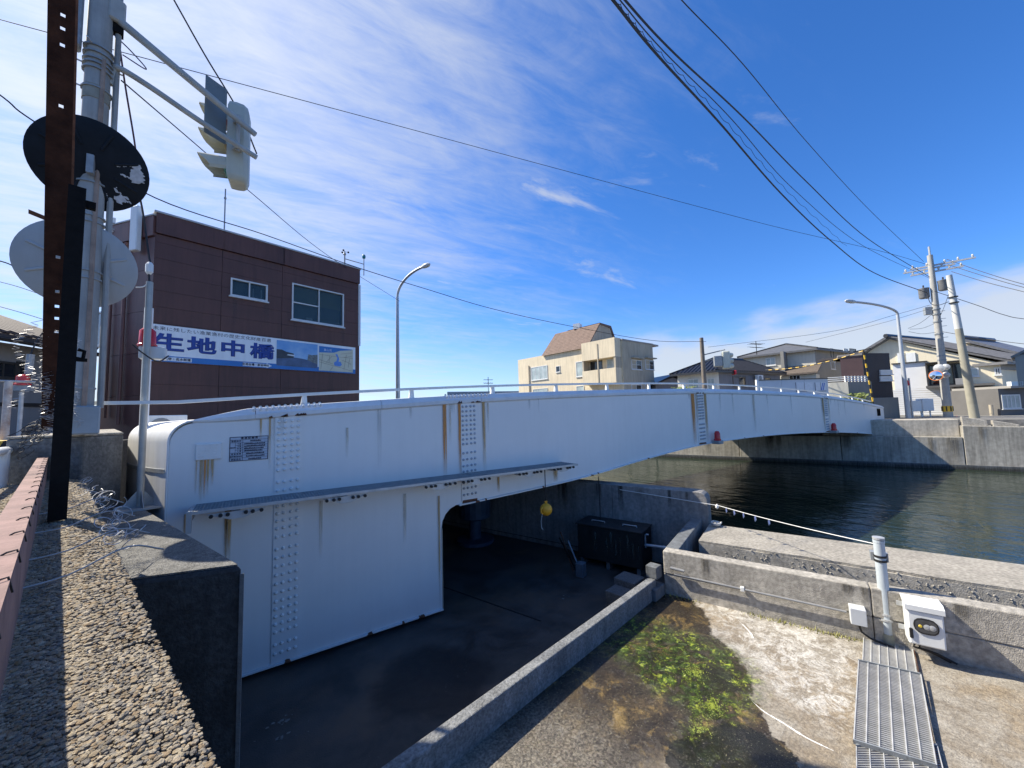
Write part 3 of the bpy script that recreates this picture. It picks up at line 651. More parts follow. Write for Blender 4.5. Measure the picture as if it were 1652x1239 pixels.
# stains
def run(xpx, y0, y1, wpx, mat, slant=0):
    a = onY(xpx-wpx/2, y0, YB-.018); b = onY(xpx+wpx/2, y0, YB-.018); c = onY((xpx+(xpx-600)/8100*(y1-y0)), y1, YB-.018); z1 = c.z
    mb = MB().face([V((a.x, YB-.018, z1)), V((b.x, YB-.018, z1)), V((b.x, YB-.018, a.z)), V((a.x, YB-.018, a.z))]); mb.uv = [(0, 0), (1, 0), (1, 1), (0, 1)]; mb.build('rust_run', mat, br)
orange, tan, faint = stain('rust_run', (.58, .24, .06), 1.5), stain('tan_run', (.46, .29, .12), 1.2), stain('faint_run', (.48, .40, .28), .7)
for xp, y0, y1, wp, m_ in ((717, 648, 775, 7, orange), (726, 650, 720, 4, faint), (741, 652, 775, 5, orange), (780, 648, 765, 6, tan), (787, 650, 700, 3, faint), (1117, 632, 720, 6, orange), (1137, 632, 716, 5, tan), (1123, 634, 690, 4, faint),
        (421, 672, 715, 4, tan), (436, 672, 760, 4, tan), (442, 672, 720, 3, faint), (369, 822, 930, 11, tan), (365, 822, 900, 5, tan), (518, 808, 905, 6, faint), (653, 797, 880, 6, faint), (299, 830, 880, 6, tan),
        (317, 741, 800, 4, tan), (325, 741, 812, 6, tan), (331, 741, 806, 4, orange), (336, 741, 800, 4, tan), (343, 741, 785, 6, tan), (1327, 642, 700, 3, tan), (1336, 642, 690, 3, faint), (708, 800, 985, 4, tan), (804, 770, 795, 4, tan), (896, 757, 778, 8, tan), (1215, 636, 700, 4, faint), (560, 690, 740, 5, faint)):
    run(xp, y0, y1, wp, m_)
rnd = random.Random(77); grime = stain('grime_run', (.42, .40, .36), .35)
for k in range(20):
    x = rnd.uniform(-.5, 28); w_ = rnd.uniform(.02, .09)*(1+x*.04); z1 = top(x)-.075; z0 = z1-rnd.uniform(.15, 1.0)
    mb = MB().face([V((x, YB-.0165, z0)), V((x+w_, YB-.0165, z0)), V((x+w_, YB-.0165, z1)), V((x, YB-.0165, z1))]); mb.uv = [(0, 0), (1, 0), (1, 1), (0, 1)]; mb.build('grime_run', grime, br)
for k in range(16):
    x = rnd.choice((rnd.uniform(0, 2.7), rnd.uniform(3.2, 14), rnd.uniform(3.2, 28))); zb_ = ZB if x < XC else bot(x); l_ = rnd.uniform(.03, .11)
    MB().prism([V((x, YB-.048, zb_-.024)), V((x+l_, YB-.048, zb_-.024)), V((x+l_*.8, YB-.048, zb_-.002+rnd.uniform(0, .012))), V((x+l_*.25, YB-.048, zb_+rnd.uniform(0, .014)))], (0, .03, 0)).build('rust_patch', rust, br)
for x in SPL:
    for k in range(9):
        xx = x+rnd.uniform(-.25, .25); MB().prism([V((xx, YB-.036, top(xx)-.075)), V((xx+.05, YB-.036, top(xx)-.075)), V((xx+.04, YB-.036, top(xx)-.075+rnd.uniform(.015, .05))), V((xx+.005, YB-.036, top(xx)-.06))], (0, .02, 0)).build('rust_patch', rust, br)
# name plate with raised characters, and the painted record table
def plate_rect(x0_, y0_, x1_, y1_): a = onY(x0_, y0_, YB); b = onY(x1_, y1_, YB); return a.x, b.x, b.z, a.z
xa, xb, za, zb = plate_rect(316, 716, 357, 740)
npl = MB().ob(V((xa, YB-.03, za)), V((xb-xa, 0, 0)), V((0, .03, 0)), UP*(zb-za)).build('name_plate', white_paint, br, bevel=.008)
em = MB(); rnd = random.Random(2)
for r_ in range(5):
    zz = zb-(zb-za)*(.16+.165*r_); x = xa+.03
    while x < xb-.05:
        w_ = rnd.uniform(.012, .03)
        if rnd.random() < .8: em.ob(V((x, YB-.036, zz)), V((w_, 0, 0)), V((0, .006, 0)), UP*.018)
        x += w_+.012
stuff(em.build('raised_characters', white_bolt, npl))
xa, xb, za, zb = plate_rect(371, 705.5, 432, 740)
ink = M('notice_ink', (.018, .022, .05), .6, .2, 20)
nt_ = MB().ob(V((xa, YB-.006, za)), V((xb-xa, 0, 0)), V((0, .005, 0)), UP*(zb-za)).build('record_table', M('notice_ground', (.45, .50, .58), .5, .05, 4), br)
ln = MB(); W_, H_ = xb-xa, zb-za
def hline(u0, u1, v, t=.0035): ln.ob(V((xa+W_*u0, YB-.009, za+H_*v-t/2)), V((W_*(u1-u0), 0, 0)), V((0, .002, 0)), UP*t)
def vline(u, v0, v1, t=.0035): ln.ob(V((xa+W_*u-t/2, YB-.0085, za+H_*v0)), V((t, 0, 0)), V((0, .002, 0)), UP*(H_*(v1-v0)))
for u0, u1, v, t in ((0, 1, .005, .008), (0, 1, .995, .008), (0, 1, .87, .0035), (0, 1, .76, .003), (.14, 1, .65, .003), (.14, 1, .55, .003), (.14, 1, .45, .003), (0, 1, .34, .003), (0, 1, .235, .003), (0, 1, .12, .003)): hline(u0, u1, v, t)
for u, v0, v1, t in ((.004, 0, 1, .008), (.996, 0, 1, .008), (.33, 0, .87, .004), (.14, .34, .76, .003)): vline(u, v0, v1, t)
ln.build('table_lines', ink, nt_)
def tx(s, u, v, h, sp=1.0, fat=.0005): writing(s, H_*h, ink, nt_, V((xa+W_*u, YB-.0065, za+H_*v)), V((1, 0, 0)), fat=fat, space=sp)
tx('塗装記録表', .5, .935, .10, 1.5, .001); tx('塗装年月', .165, .815, .085, 1.1); tx('塗装材料', .07, .55, .055); tx('下塗', .24, .70, .07, 1.2); tx('下塗', .24, .60, .07, 1.2); tx('中 塗', .24, .50, .07); tx('上 塗', .24, .40, .07)
tx('塗 装 面 積', .165, .287, .07); tx('塗料製造会社', .165, .178, .07); tx('塗装会社', .165, .06, .085, 1.1)
# the entries themselves are too small to read in the photograph: rows of marks
mk = MB(); rnd = random.Random(11)
for v, u0, u1 in ((.815, .52, .80), (.70, .36, .92), (.60, .36, .90), (.50, .36, .86), (.40, .36, .84), (.287, .42, .90), (.178, .42, .90), (.06, .48, .82)):
    u = u0
    while u < u1:
        w_ = rnd.uniform(.018, .034); mk.ob(V((xa+W_*u, YB-.009, za+H_*v-.008)), V((W_*w_*.8, 0, 0)), V((0, .002, 0)), UP*rnd.uniform(.012, .02)); u += w_
stuff(mk.build('table_entries', ink, nt_))
# walkway bolted to the side
ZK = -1.03; wk = MB(); xk0, xk1, wd = -.55, 5.55, .5
wk.ob(V((xk0, YB-.02-wd, ZK-.035)), V((xk1-xk0, 0, -.03)), V((0, .012, 0)), UP*.036)
walk = wk.build('walkway', galv, br)
rr = MB(); x = xk0+.02
while x < xk1:
    dz = -.03*(x-xk0)/(xk1-xk0); rr.ob(V((x, YB-.02-wd+.012, ZK-.038+dz)), V((.007, 0, 0)), V((0, wd-.02, 0)), UP*.036); x += .036
for j in range(9): rr.ob(V((xk0, YB-.03-wd+.06+j*.055, ZK-.012)), V((xk1-xk0, 0, -.03)), V((0, .006, 0)), UP*.012)
stuff(rr.build('grating_bars', galv_dull, walk))
MB().ob(V((xk0, YB-.034, ZK-.06)), V((xk1-xk0, 0, -.03)), V((0, .012, 0)), UP*.06).build('rear_angle', galv_dull, walk)
for xp in (384, 554, 703, 760, 846, 900):
    x = onY(xp, 790, YB-.3).x; yb = YB-.02
    b_ = MB().prism([V((x-.025, yb, ZK-.06)), V((x-.025, yb-wd+.03, ZK-.06)), V((x-.025, yb-wd+.03, ZK-.10)), V((x-.025, yb-.12, ZK-.17)), V((x-.025, yb, ZK-.17))], (.05, 0, 0)).build('bracket', galv, walk)
    e_ = MB().prism([V((x-.30, yb-wd+.02, ZK-.06)), V((x+.30, yb-wd+.02, ZK-.06)), V((x+.07, yb-wd+.02, ZK-.15)), V((x-.07, yb-wd+.02, ZK-.15))], (0, .012, 0)).build('gusset', galv, walk)
    for dx in (-.25, -.16, -.09, .09, .16, .25): MB().tube([V((x+dx, yb-wd+.02, ZK-.085)), V((x+dx, yb-wd-.012, ZK-.085))], .022, 8).build('clamp_bolt', black, walk)
eb = MB().bx(V((xk0-.02, YB-.30, ZK-.07)), (.035, .40, .12)).bx(V((xk0-.02, YB-wd, ZK-.12)), (.05, .06, .24)); eb.build('end_bracket', galv, walk)
# red marker lamps under the edge
def red_lamp(p, s, lab, base_m=galv_dull, out=V((0, -1, 0))):
    t = thing('marker_lamp', p, lab, 'warning lamp')
    MB().bx(p+UP*.05*s, (.26*s, .22*s, .10*s)).build('mount', base_m, t, bevel=.01)
    MB().lathe(p+UP*.10*s, UP, [(.10*s, 0), (.10*s, .04*s), (.085*s, .05*s), (.08*s, .22*s), (.05*s, .28*s), (.01*s, .29*s)], 14).build('lens', red_lens, t, smooth=True)
    return t
q = onY(1158, 715, YB-.14); red_lamp(q+UP*-.02, 1.0, 'red lamp on the bridge edge just right of the long rusty splice')
q = onY(1346, 698, YB-.14); red_lamp(q+UP*-.02, 1.15, 'red lamp on the bridge edge just right of the far splice')
q = onY(1422, 704, YB-.14); red_lamp(q+UP*-.02, 1.2, 'red lamp at the far tip of the bridge')
# pivot gear in the dark under the bridge
pv = thing('pivot_column', V((5.0, 9.3, ZT)), 'dark blue steel pivot column standing under the bridge', 'pivot column')
blue = M('dark_blue_paint', (.035, .06, .10), .5, .3, 6)
MB().lathe(V((5.0, 9.3, ZT)), UP, [(.5, 0), (.5, .08), (.16, .1), (.16, .62)], 18).build('stem', blue, pv)
MB().lathe(V((5.0, 9.3, ZT)), UP, [(.36, .62), (.42, .66), (.42, 1.45), (.36, 1.5), (.30, 1.52), (.30, 1.72)], 18).build('housing', blue, pv)
MB().ob(V((5.05, 8.85, ZT+1.3)), V((.08, 0, 0)), V((0, .08, 0)), UP*.75).build('strut', blue, pv)
# yellow float on a line under the walkway end
bp = at(881, 822, 7.35); yl = M('buoy_yellow', (.82, .38, .02), .5, .12, 12, bump=.1)
by = thing('float', bp, 'yellow plastic float hanging on a rope below the walkway end', 'buoy')
MB().ico(bp, .118, 3).build('ball', yl, by, smooth=True)
MB().tube([bp+V((0, 0, .10)), bp+V((-.02, 0, .155)), bp+V((.02, 0, .155)), bp+V((.015, 0, .10))], .016, 6).build('lug', yl, by)
MB().tube([bp+V((-.09, -.02, .06)), bp+V((-.14, -.03, .03)), bp+V((-.145, -.03, -.03)), bp+V((-.10, -.02, -.06))], .014, 6).build('lug', yl, by)
MB().tube([bp+UP*.15, bp+UP*.45, V((bp.x, bp.y, ZK-.05))], .009, 5).build('rope', wire_mat, by)
MB().tube([bp+V((-.11, -.02, -.06)), bp+V((-.13, 0, -.2)), bp+V((-.12, 0, -.32)), bp+V((-.09, 0, -.36))], .006, 5).build('loose_end', M('pale_cord', (.5, .5, .48), .8, .1, 20), by)
# ================================================================== THINGS IN THE PIT
tk = thing('valve_chamber', V((6.2, 5.6, ZT)), 'dark stained steel tank with a flat lid against the pit wall', 'tank')
tkm = M('tank_steel', (.014, .016, .014), .7, .4, 4, bump=.2, bscale=40, streak=.5)
T0 = onz(1038, 933, ZT); ta = CD*1.42; tb = CN*.66; HT = over(T0, 859)-ZT
MB().ob(T0+UP*.16, ta, tb, UP*(HT-.185)).build('tank_body', tkm, tk, bevel=.008)
MB().ob(T0-CD*.03-CN*.03+UP*(HT-.024), ta*1.045, tb*1.08, UP*.025).build('lid', M('lid_steel', (.03, .027, .025), .75, .3, 5, bump=.2), tk, bevel=.005)
for k in (0.04, .5, .92): MB().ob(T0+ta*k+CN*.04, CD*.08, CN*.5, UP*.16).build('foot', conc_grey, tk)
lime = stain('lime_run', (.10, .11, .09), .6)
rnd = random.Random(4)
for k in (.05, .13, .2, .32, .38, .45, .52, .7):
    o = T0+ta*k-CN*.004; z0 = ZT+rnd.uniform(.18, .34); z1 = ZT+HT*rnd.uniform(.7, .93); w_ = rnd.uniform(.03, .07)
    a = o-CD*w_/2; b = o+CD*w_/2; mb = MB().face([V((b.x, b.y, z0)), V((a.x, a.y, z0)), V((a.x, a.y, z1)), V((b.x, b.y, z1))]); mb.uv = [(0, 0), (1, 0), (1, 1), (0, 1)]; mb.build('lime_run', lime, tk)
for k in (.12, .62):
    h0 = T0+ta*k+tb*.4+UP*(HT+.002); MB().tube([h0, h0+UP*.03, h0+CD*.30+UP*.03, h0+CD*.30], .011, 6).build('lid_handle', galv, tk)
vp = T0-CD*.02+tb*.28
MB().tube([vp+UP*(HT-.35), vp+UP*(HT-.1), vp+UP*(HT-.08)-CD*.02, vp+UP*(HT-.08)-CD*.07], .016, 8).build('vent_pipe', galv, tk)
pp = T0-CD*.0+tb*.30+UP*(HT-.30)
MB().tube([pp, pp-CD*.50+UP*.02, pp-CD*.56, pp-CD*.58-UP*.08], .03, 10).build('outlet_pipe', galv, tk, smooth=True)
MB().lathe(pp-CD*.36+UP*.01, -CD, [(.04, 0), (.04, .04)], 10).build('pipe_collar', galv, tk)
# iron bars leaning beside the tank
for i, (xp, lean, mt, lab) in enumerate(((925, .10, rust, 'leftmost rusty iron bar leaning in the shade beside the tank'), (932, -.05, dark_steel, 'black iron bar in the middle of those leaning beside the tank'), (940, .06, galv_dull, 'grey iron bar leaning closest to the tank'))):
    f0 = onz(xp, 922+i*4, ZT); tp = f0+V((-.12+lean, .34, .74-.05*i)); o = MB().tube([f0, tp], .016, 6).build('iron_bar', mt); tag(o, lab, 'iron bar')
cb0 = onz(941, 934, ZT); o = MB().ob(cb0, CD*.17, CN*.17, UP*.28).build('concrete_block', M('blue_grey_block', (.12, .14, .16), .85, .2, 8, bump=.3), bevel=.012); tag(o, 'upright blue grey block at the foot of the leaning iron bars', 'concrete block')
o = MB().tube([onY(966, 776, 6.2)+UP*.1, V((onY(966, 776, 6.2).x, 6.2, ZT+HT+.02))], .011, 6).build('hanging_rope', black); tag(o, 'black rope hanging straight down to the tank lid', 'rope')
# conduit along the low wall
cd = thing('conduit', P(0, -.05, ZF), 'thin grey conduit running along the low concrete wall', 'conduit')
pvc = M('grey_pvc', (.24, .245, .25), .55, .1, 8)
jb_s = (onplane(1384, 990, P(0, -.1, 0), CN)-OC).dot(CD)
MB().tube([P(2.35, -.04, -2.53), P(jb_s+.1, -.04, -2.55)], .014, 8).build('pipe', pvc, cd)
MB().tube([P(2.4, -.05, -2.44), P(2.2, -.05, -2.45)], .02, 8).build('pipe_socket', pvc, cd)
for s in (1.45,): MB().bx(P(s, -.03, -2.54), (.05, .05, .06), math.atan2(CD.y, CD.x)).build('clip', white_mat, cd, bevel=.006)
jb = thing('junction_box', P(jb_s, -.08, -2.5), 'small grey junction box at the end of the conduit', 'junction box')
MB().ob(P(jb_s-.075, -.15, -2.64), CD*.15, CN*.15, UP*.19).build('box_body', M('light_grey_plastic', (.55, .57, .58), .5, .05, 8), jb, bevel=.006)
MB().tube([P(jb_s, -.06, -2.64), P(jb_s-.02, -.06, -2.74), P(jb_s-.1, -.05, -2.80), P(jb_s-.3, -.05, -2.84)], .012, 6).build('cable', black, jb)
# mast
mz = onz(1434, 1041, ZF); mt_ = over(mz, 872); mast = thing('conduit_mast', mz, 'pale grey pipe mast holding the end of the rope', 'pole')
msm = M('mast_pvc', (.45, .50, .53), .5, .10, 6, streak=.15)
MB().tube([mz, mz+UP*.14], .064, 14).build('foot_sleeve', M('mast_foot', (.30, .30, .24), .7, .2, 9), mast, smooth=True)
MB().tube([mz+UP*.14, V((mz.x, mz.y, mt_))], .054, 14).build('mast_pipe', msm, mast, smooth=True)
for zz, m_, rr_ in ((.30, galv, .066), (.36, galv, .060), (.98, black, .062), (1.03, black, .060), (1.24, galv, .058)): MB().lathe(mz+UP*(zz-.012), UP, [(rr_, 0), (rr_, .024)], 16).build('strap', m_, mast)
MB().bx(mz+UP*.27+CN*.10, (.05, .18, .05), math.atan2(CD.y, CD.x)).build('wall_clamp', galv_dull, mast)
MB().lathe(V((mz.x, mz.y, mt_)), UP, [(.057, -.02), (.057, .006), (.02, .012)], 14).build('cap', msm, mast)
MB().bx(mz+UP*1.0+CN*.1, (.16, .10, .10), math.atan2(CD.y, CD.x)).build('clamp_block', galv_dull, mast)
# rope with paper streamers
ra = onplane(1157, 815, P(2.36, 2.24, 0), CN); rb_ = V((mz.x, mz.y, mt_-.05))
rope = thing('rope_line', ra, 'thin white rope with paper streamers tied between wall and mast', 'rope')
r0 = onplane(1000, 792, P(2.36, 2.23, 0), CN)
rpts = [r0+UP*.03, ra-CN*.02] + [ra.lerp(rb_, t)+UP*(-.025*4*t*(1-t)) for t in [i/24 for i in range(1, 25)]]
MB().tube(rpts, .0065, 5).build('cord', M('white_cord', (.72, .72, .70), .7, .05, 20), rope)
pm = M('paper_streamer', (.62, .62, .78), .8, .15, 40)
for t in (.12, .22, .33, .46, .60):
    q_ = ra.lerp(rb_, t*.72)+UP*(-.025*4*t*.72*(1-t*.72)); mb = MB(); a = random.uniform(-.4, .4); d = V((math.cos(a), math.sin(a)*.4, 0))*.03
    mb.add([q_-d*.2, q_+d*.9, q_+d*1.3-UP*.085, q_+d*.3-UP*.075], [(0, 1, 2, 3)]); mb.add([q_-d*.2, q_-d*1.0-UP*.02, q_-d*.3-UP*.10, q_+d*.4-UP*.09], [(0, 1, 2, 3)]); mb.build('streamer', pm, rope)
kn = ra-CN*.03; MB().ico(kn-UP*.02, .035, 1, (1, 1, 1.5)).build('knot', white_mat, rope)
kk = onz(1156, 846, -2.28); o = MB().ico(kk, .07, 2, (1.3, 1, .5)).tube([kk+V((.1*math.cos(a), .08*math.sin(a), .02+.015*(a % 2))) for a in [i*.6 for i in range(14)]], .014, 6).build('rope_coil', M('old_rope', (.55, .54, .50), .9, .2, 30, bump=.5)); tag(o, 'small coil of white rope lying at the foot of the pit wall', 'rope')
# cabinet
cabt = thing('control_cabinet', P(-1, -.12, ZF), 'white control cabinet with a small window on the low wall', 'cabinet')
def cabpt(x, y): q_ = onplane(x, y, P(0, -.20, 0), CN)-OC; return q_.dot(CD), q_.z
sL, zT = cabpt(1460, 970); sR, _ = cabpt(1521, 982); _, zB = cabpt(1500, 1032)
sL, sR = max(sL, sR), min(sL, sR); zB = zT-.45
MB().ob(P(sR, -.20, zB), CD*(sL-sR), CN*.185, UP*(zT-zB)).build('case', white_mat, cabt, bevel=.012, seg=2)
MB().ob(P(sR+.012, -.212, zB+.015), CD*(sL-sR-.024), CN*.012, UP*(zT-zB-.10)).build('door', white_mat, cabt, bevel=.005)
MB().prism([P(sR-.01, -.225, zT-.075), P(sR-.01, -.225, zT-.02), P(sR-.01, -.17, zT+.012), P(sR-.01, 0, zT+.012), P(sR-.01, 0, zT+.0), P(sR-.01, -.2, zT-.075)], CD*(sL-sR+.02)).build('hood', white_mat, cabt)
def rrect(s_a, s_b, z_a, z_b, r_, t):
    out = []
    for cs, cz, a0 in ((s_b-r_, z_b-r_, 0), (s_a+r_, z_b-r_, 90), (s_a+r_, z_a+r_, 180), (s_b-r_, z_a+r_, 270)):
        for q_ in (0, 30, 60, 90): a = R(a0+q_); out.append(P(cs+r_*math.cos(a), t, cz+r_*math.sin(a)))
    return out
cw = sL-sR
wf = MB().prism(rrect(sR+cw*.16, sL-cw*.16, zT-.31, zT-.145, .07, -.222), CN*.012).build('window_frame', black, cabt)
MB().prism(rrect(sR+cw*.20, sL-cw*.20, zT-.295, zT-.16, .055, -.224), CN*.004).build('window_pane', M('meter_glass', (.07, .072, .075), .15, .3, 14), wf)
for k, m_ in ((.66, M('amber_dot', (.7, .5, .05), .4)), (.48, galv), (.34, galv)): MB().lathe(P(sR+cw*k, -.225, zT-.23), -CN, [(.016 if k > .6 else .03, 0), (.012, .004)], 12).build('meter', m_, wf)
MB().ob(P(sL-cw*.13, -.226, zT-.38), CD*.03, CN*.014, UP*.11).build('latch', black, cabt, bevel=.006)
for s, z in ((sL, zT-.12), (sL, zT-.38), (sR-.05, zT-.12), (sR-.05, zT-.38)): MB().ob(P(s, -.03, z), CD*.05, CN*.012, UP*.05).build('fixing_lug', galv, cabt)
for k in (.6, .75): MB().tube([P(sR+cw*k, -.1, zB), P(sR+cw*k+.03, -.12, zB-.06), P(sR+cw*(k-.4), -.10, zB-.09), P(sR+cw*(k-.9), -.06, ZF+.02)], .012, 6).build('cable', black, cabt)
# gratings over the drain
grat = M('grating_zinc', (.46, .46, .445), .6, .2, 7, metal=.1)
def grating(corners, lab):
    a, b, c, d = corners; t = thing('drain_grating', (a+c)/2, lab, 'grating'); u = (b-a); w_ = (d-a); z = UP*.012
    fr = MB(); ux = u.normalized(); wx = w_.normalized()
    fr.ob(a, u, wx*.012, UP*.035); fr.build('frame_bar', galv_dull, t); MB().ob(d-wx*.012, u, wx*.012, UP*.035).build('frame_bar', galv_dull, t)
    L_ = w_.length; n_ = int(L_/.027); mb = MB()
    for i in range(1, n_): mb.ob(a+wx*(i*L_/n_)+UP*.006, u, wx*.005, UP*.016)
    stuff(mb.build('bars', grat, t))
    for i in range(7): MB().ob(a+ux*(u.length*i/6-.004 if i else 0)+UP*.008, ux*.009, w_, UP*.018).build('cross_bar', grat, t)
    return t
GZ = ZF+.012
g1 = [onz(x, y, GZ) for x, y in ((1393, 1028), (1472, 1048), (1484, 1096), (1391, 1076))]
g2 = [onz(x, y, GZ) for x, y in ((1385, 1072), (1486, 1095), (1508, 1205), (1377, 1205))]
g3 = [onz(x, y, GZ) for x, y in ((1381, 1207), (1512, 1207), (1545, 1330), (1383, 1330))]
for gg, lab, dz in ((g1, 'short steel drain grating at the foot of the low wall', 0), (g2, 'long middle steel drain grating overlapping its neighbours', .024), (g3, 'nearest steel drain grating cut by the picture edge', 0)): grating([p+UP*dz for p in gg], lab)
ga, gb = onz(1475, 1050, GZ), onz(1530, 1300, GZ); o = MB().ob(ga, gb-ga, V((.025, .01, 0)), UP*.02).build('drain_edge', rust); tag(o, 'rusty angle edge along the right side of the drain gratings', 'steel angle')
# ================================================================== NEAR LEFT: PARAPET DRESSING
def pebbles():
    rnd = random.Random(21); bm = bmesh.new(); bmesh.ops.create_icosphere(bm, subdivisions=1, radius=1); ico_v = [v.co.copy() for v in bm.verts]; ico_f = [tuple(v.index for v in f.verts) for f in bm.faces]; bm.free()
    pal = ((.25, .20, .135), (.29, .245, .175), (.23, .19, .14), (.20, .18, .15), (.35, .30, .225), (.24, .18, .115), (.17, .155, .135), (.30, .26, .20))
    mats = [M('pebble_%s' % n_, c, .9, .3, 30, spec=.2, bump=.4, bscale=160) for n_, c in zip(('ochre', 'sand', 'brown', 'slate', 'cream', 'rust', 'black', 'stone'), pal)]
    protos = {}
    mbs = [MB() for _ in mats]; near = []
    def put(s, t, dist):
        r_ = rnd.choice((.003, .0038, .0045, .0054, .0070))*rnd.uniform(.85, 1.2)*(1 if dist < 1.7 else (1.35 if dist < 3.2 else 1.9)); rz = rnd.uniform(0, 3.14); k = rnd.randrange(8)
        edge_d = max(0, t+.09)*.25 + max(0, -.50-t)*.4
        return (s, t, ZP-.0110-edge_d+rnd.uniform(-.0025, .002), r_, rz, rnd.uniform(.55, 1.0), rnd.uniform(.4, .75), k, dist)
    allp = []
    s = .35
    while s < 6.9:
        step = .0070 if s < 1.6 else (.0112 if s < 3.2 else .0165)
        t = -.585
        while t < .012:
            if not (-.44 < t < -.36 and s > .3) or True: allp.append(put(s+rnd.uniform(-.006, .006), t+rnd.uniform(-.006, .006), s))
            t += step
        s += step
    vis = [p for p in allp if p[0] < 1.35 and -.34 < p[1] < .01]; vis.sort(key=lambda p: p[0]); big = set(id(p) for p in vis[:300])
    shared = {}
    for p in allp:
        s, t, z, r_, rz, sy, sz, k, dist = p; c = Q(s, t, z); ca, sa = math.cos(rz), math.sin(rz)
        if id(p) in big:
            key = k
            if key not in shared:
                me = bpy.data.meshes.new('pebble'); me.from_pydata([(v.x, v.y*.75, v.z*.55) for v in ico_v], [], ico_f); me.materials.append(mats[k])
                for f in me.polygons: f.use_smooth = True
                shared[key] = me
            o = bpy.data.objects.new('pebble', shared[key]); COL.objects.link(o); o.parent = par; o.location = c-BASE[par.name]; o.rotation_euler = (rnd.uniform(-.4, .4), rnd.uniform(-.4, .4), rz); o.scale = (r_*1.15,)*3
        else:
            mb = mbs[k]; b0 = len(mb.v)
            for v in ico_v: x, y = v.x*r_*1.15, v.y*r_*1.15*sy; mb.v.append(c+V((x*ca-y*sa, x*sa+y*ca, v.z*r_*sz*1.1)))
            mb.f += [tuple(i+b0 for i in f) for f in ico_f]
    for mb, m_ in zip(mbs, mats): stuff(mb.build('pebbledash', m_, par, smooth=True))
pebbles()
# old pink-painted steel channel lying on the parapet
pink = M('faded_pink_paint', (.24, .145, .125), .85, .35, 4, bump=.2, bscale=60, streak=.2)
ch = thing('steel_channel', Q(2, -.4, ZP), 'faded pink steel channel lying along the parapet top', 'steel channel')
tR = -.258; ZC = ZP+.245
MB().ob(Q(-1, tR-.078, ZC), PD*8, PN*.078, UP*.012).build('web', pink, ch)
MB().ob(Q(-1, tR-.012, ZP+.002), PD*8, PN*.010, UP*(ZC-ZP-.004)).build('flange', pink, ch)
for i in range(20):
    s = .9+i*.30; MB().tube([Q(s, tR-.03, ZC+.012), Q(s, tR-.02, ZC+.018), Q(s+.015, tR-.003, ZC+.018), Q(s+.025, tR+.004, ZC-.02)], .0025, 4).build('tie', black, ch)
# black post, rusty drilled strut
pf = onz(92, 838, ZP)
post = thing('fence_post', pf, 'black steel fence post standing on the parapet', 'post')
pt = over(pf, 305); pdx = V((PN.x, PN.y, 0))*.041
MB().ob(pf-pdx-PD*.05, pdx*2, PD*.012, UP*(pt-ZP)).build('front_plate', dark_steel, post); MB().ob(pf-pdx-PD*.038, PN*.012, PD*.09, UP*(pt-ZP)).build('side_flange', dark_steel, post); MB().ob(pf+pdx-PN*.012-PD*.038, PN*.012, PD*.09, UP*(pt-ZP)).build('side_flange', dark_steel, post)
hk = V((pf.x, pf.y, over(pf, 577)))+pdx; MB().tube([hk, hk+PN*.03+UP*.0, hk+PN*.035+UP*.05, hk+PN*.005+UP*.06], .012, 6).build('hook', dark_steel, post)
MB().bx(hk+PN*.02-UP*.01, (.06, .04, .02), math.atan2(PN.y, PN.x)).build('hook_foot', dark_steel, post)
ch2 = V((pf.x, pf.y, over(pf, 330)))+pdx; MB().ob(ch2, PN*.05, PD*.04, UP*.05).build('bolt_lug', dark_steel, post)
b0 = at(86, 690, 3.0); b1 = at(101, -60, 2.5); strut = thing('rusty_strut', b0, 'rusty drilled steel angle rising past the black post', 'steel angle')
sx_ = (b1-b0); SL = sx_.length; sx_ = sx_/SL; wv_ = V((PN.x, PN.y, 0)); wv_ = (wv_-sx_*wv_.dot(sx_)).normalized(); dv_ = wv_.cross(sx_)
if dv_.dot(b1) < 0: dv_ = -dv_
mb = MB(); wdt = .120; k = 0.0; holes = [.75, .85, .94, 1.05, 1.3, 2.32, 2.70, 2.80, 2.88]
pos = 0.0
for h in [q_ for q_ in holes if q_ < SL-.1] + [None]:
    e = SL if h is None else h
    mb.ob(b0+sx_*pos-wv_*wdt/2, sx_*(e-pos), wv_*wdt, dv_*.012)
    if h is not None:
        mb.ob(b0+sx_*e-wv_*wdt/2, sx_*.020, wv_*(wdt*.46), dv_*.012); mb.ob(b0+sx_*e+wv_*(wdt*.14), sx_*.020, wv_*(wdt*.36), dv_*.012); pos = e+.020
mb.build('drilled_leg', M('dark_rust', (.022, .011, .009), .9, .5, 7, bump=.4, bscale=40, col2=(.075, .034, .022), spec=.1), strut)
MB().ob(b0+wv_*(wdt/2), sx_*SL, wv_*.012, dv_*.10).build('side_leg', rust, strut)
sk = b0+sx_*1.55-wv_*wdt/2; MB().ob(sk, -wv_*.07+sx_*.02, sx_*.03, dv_*.03).build('step_lug', rust, strut)
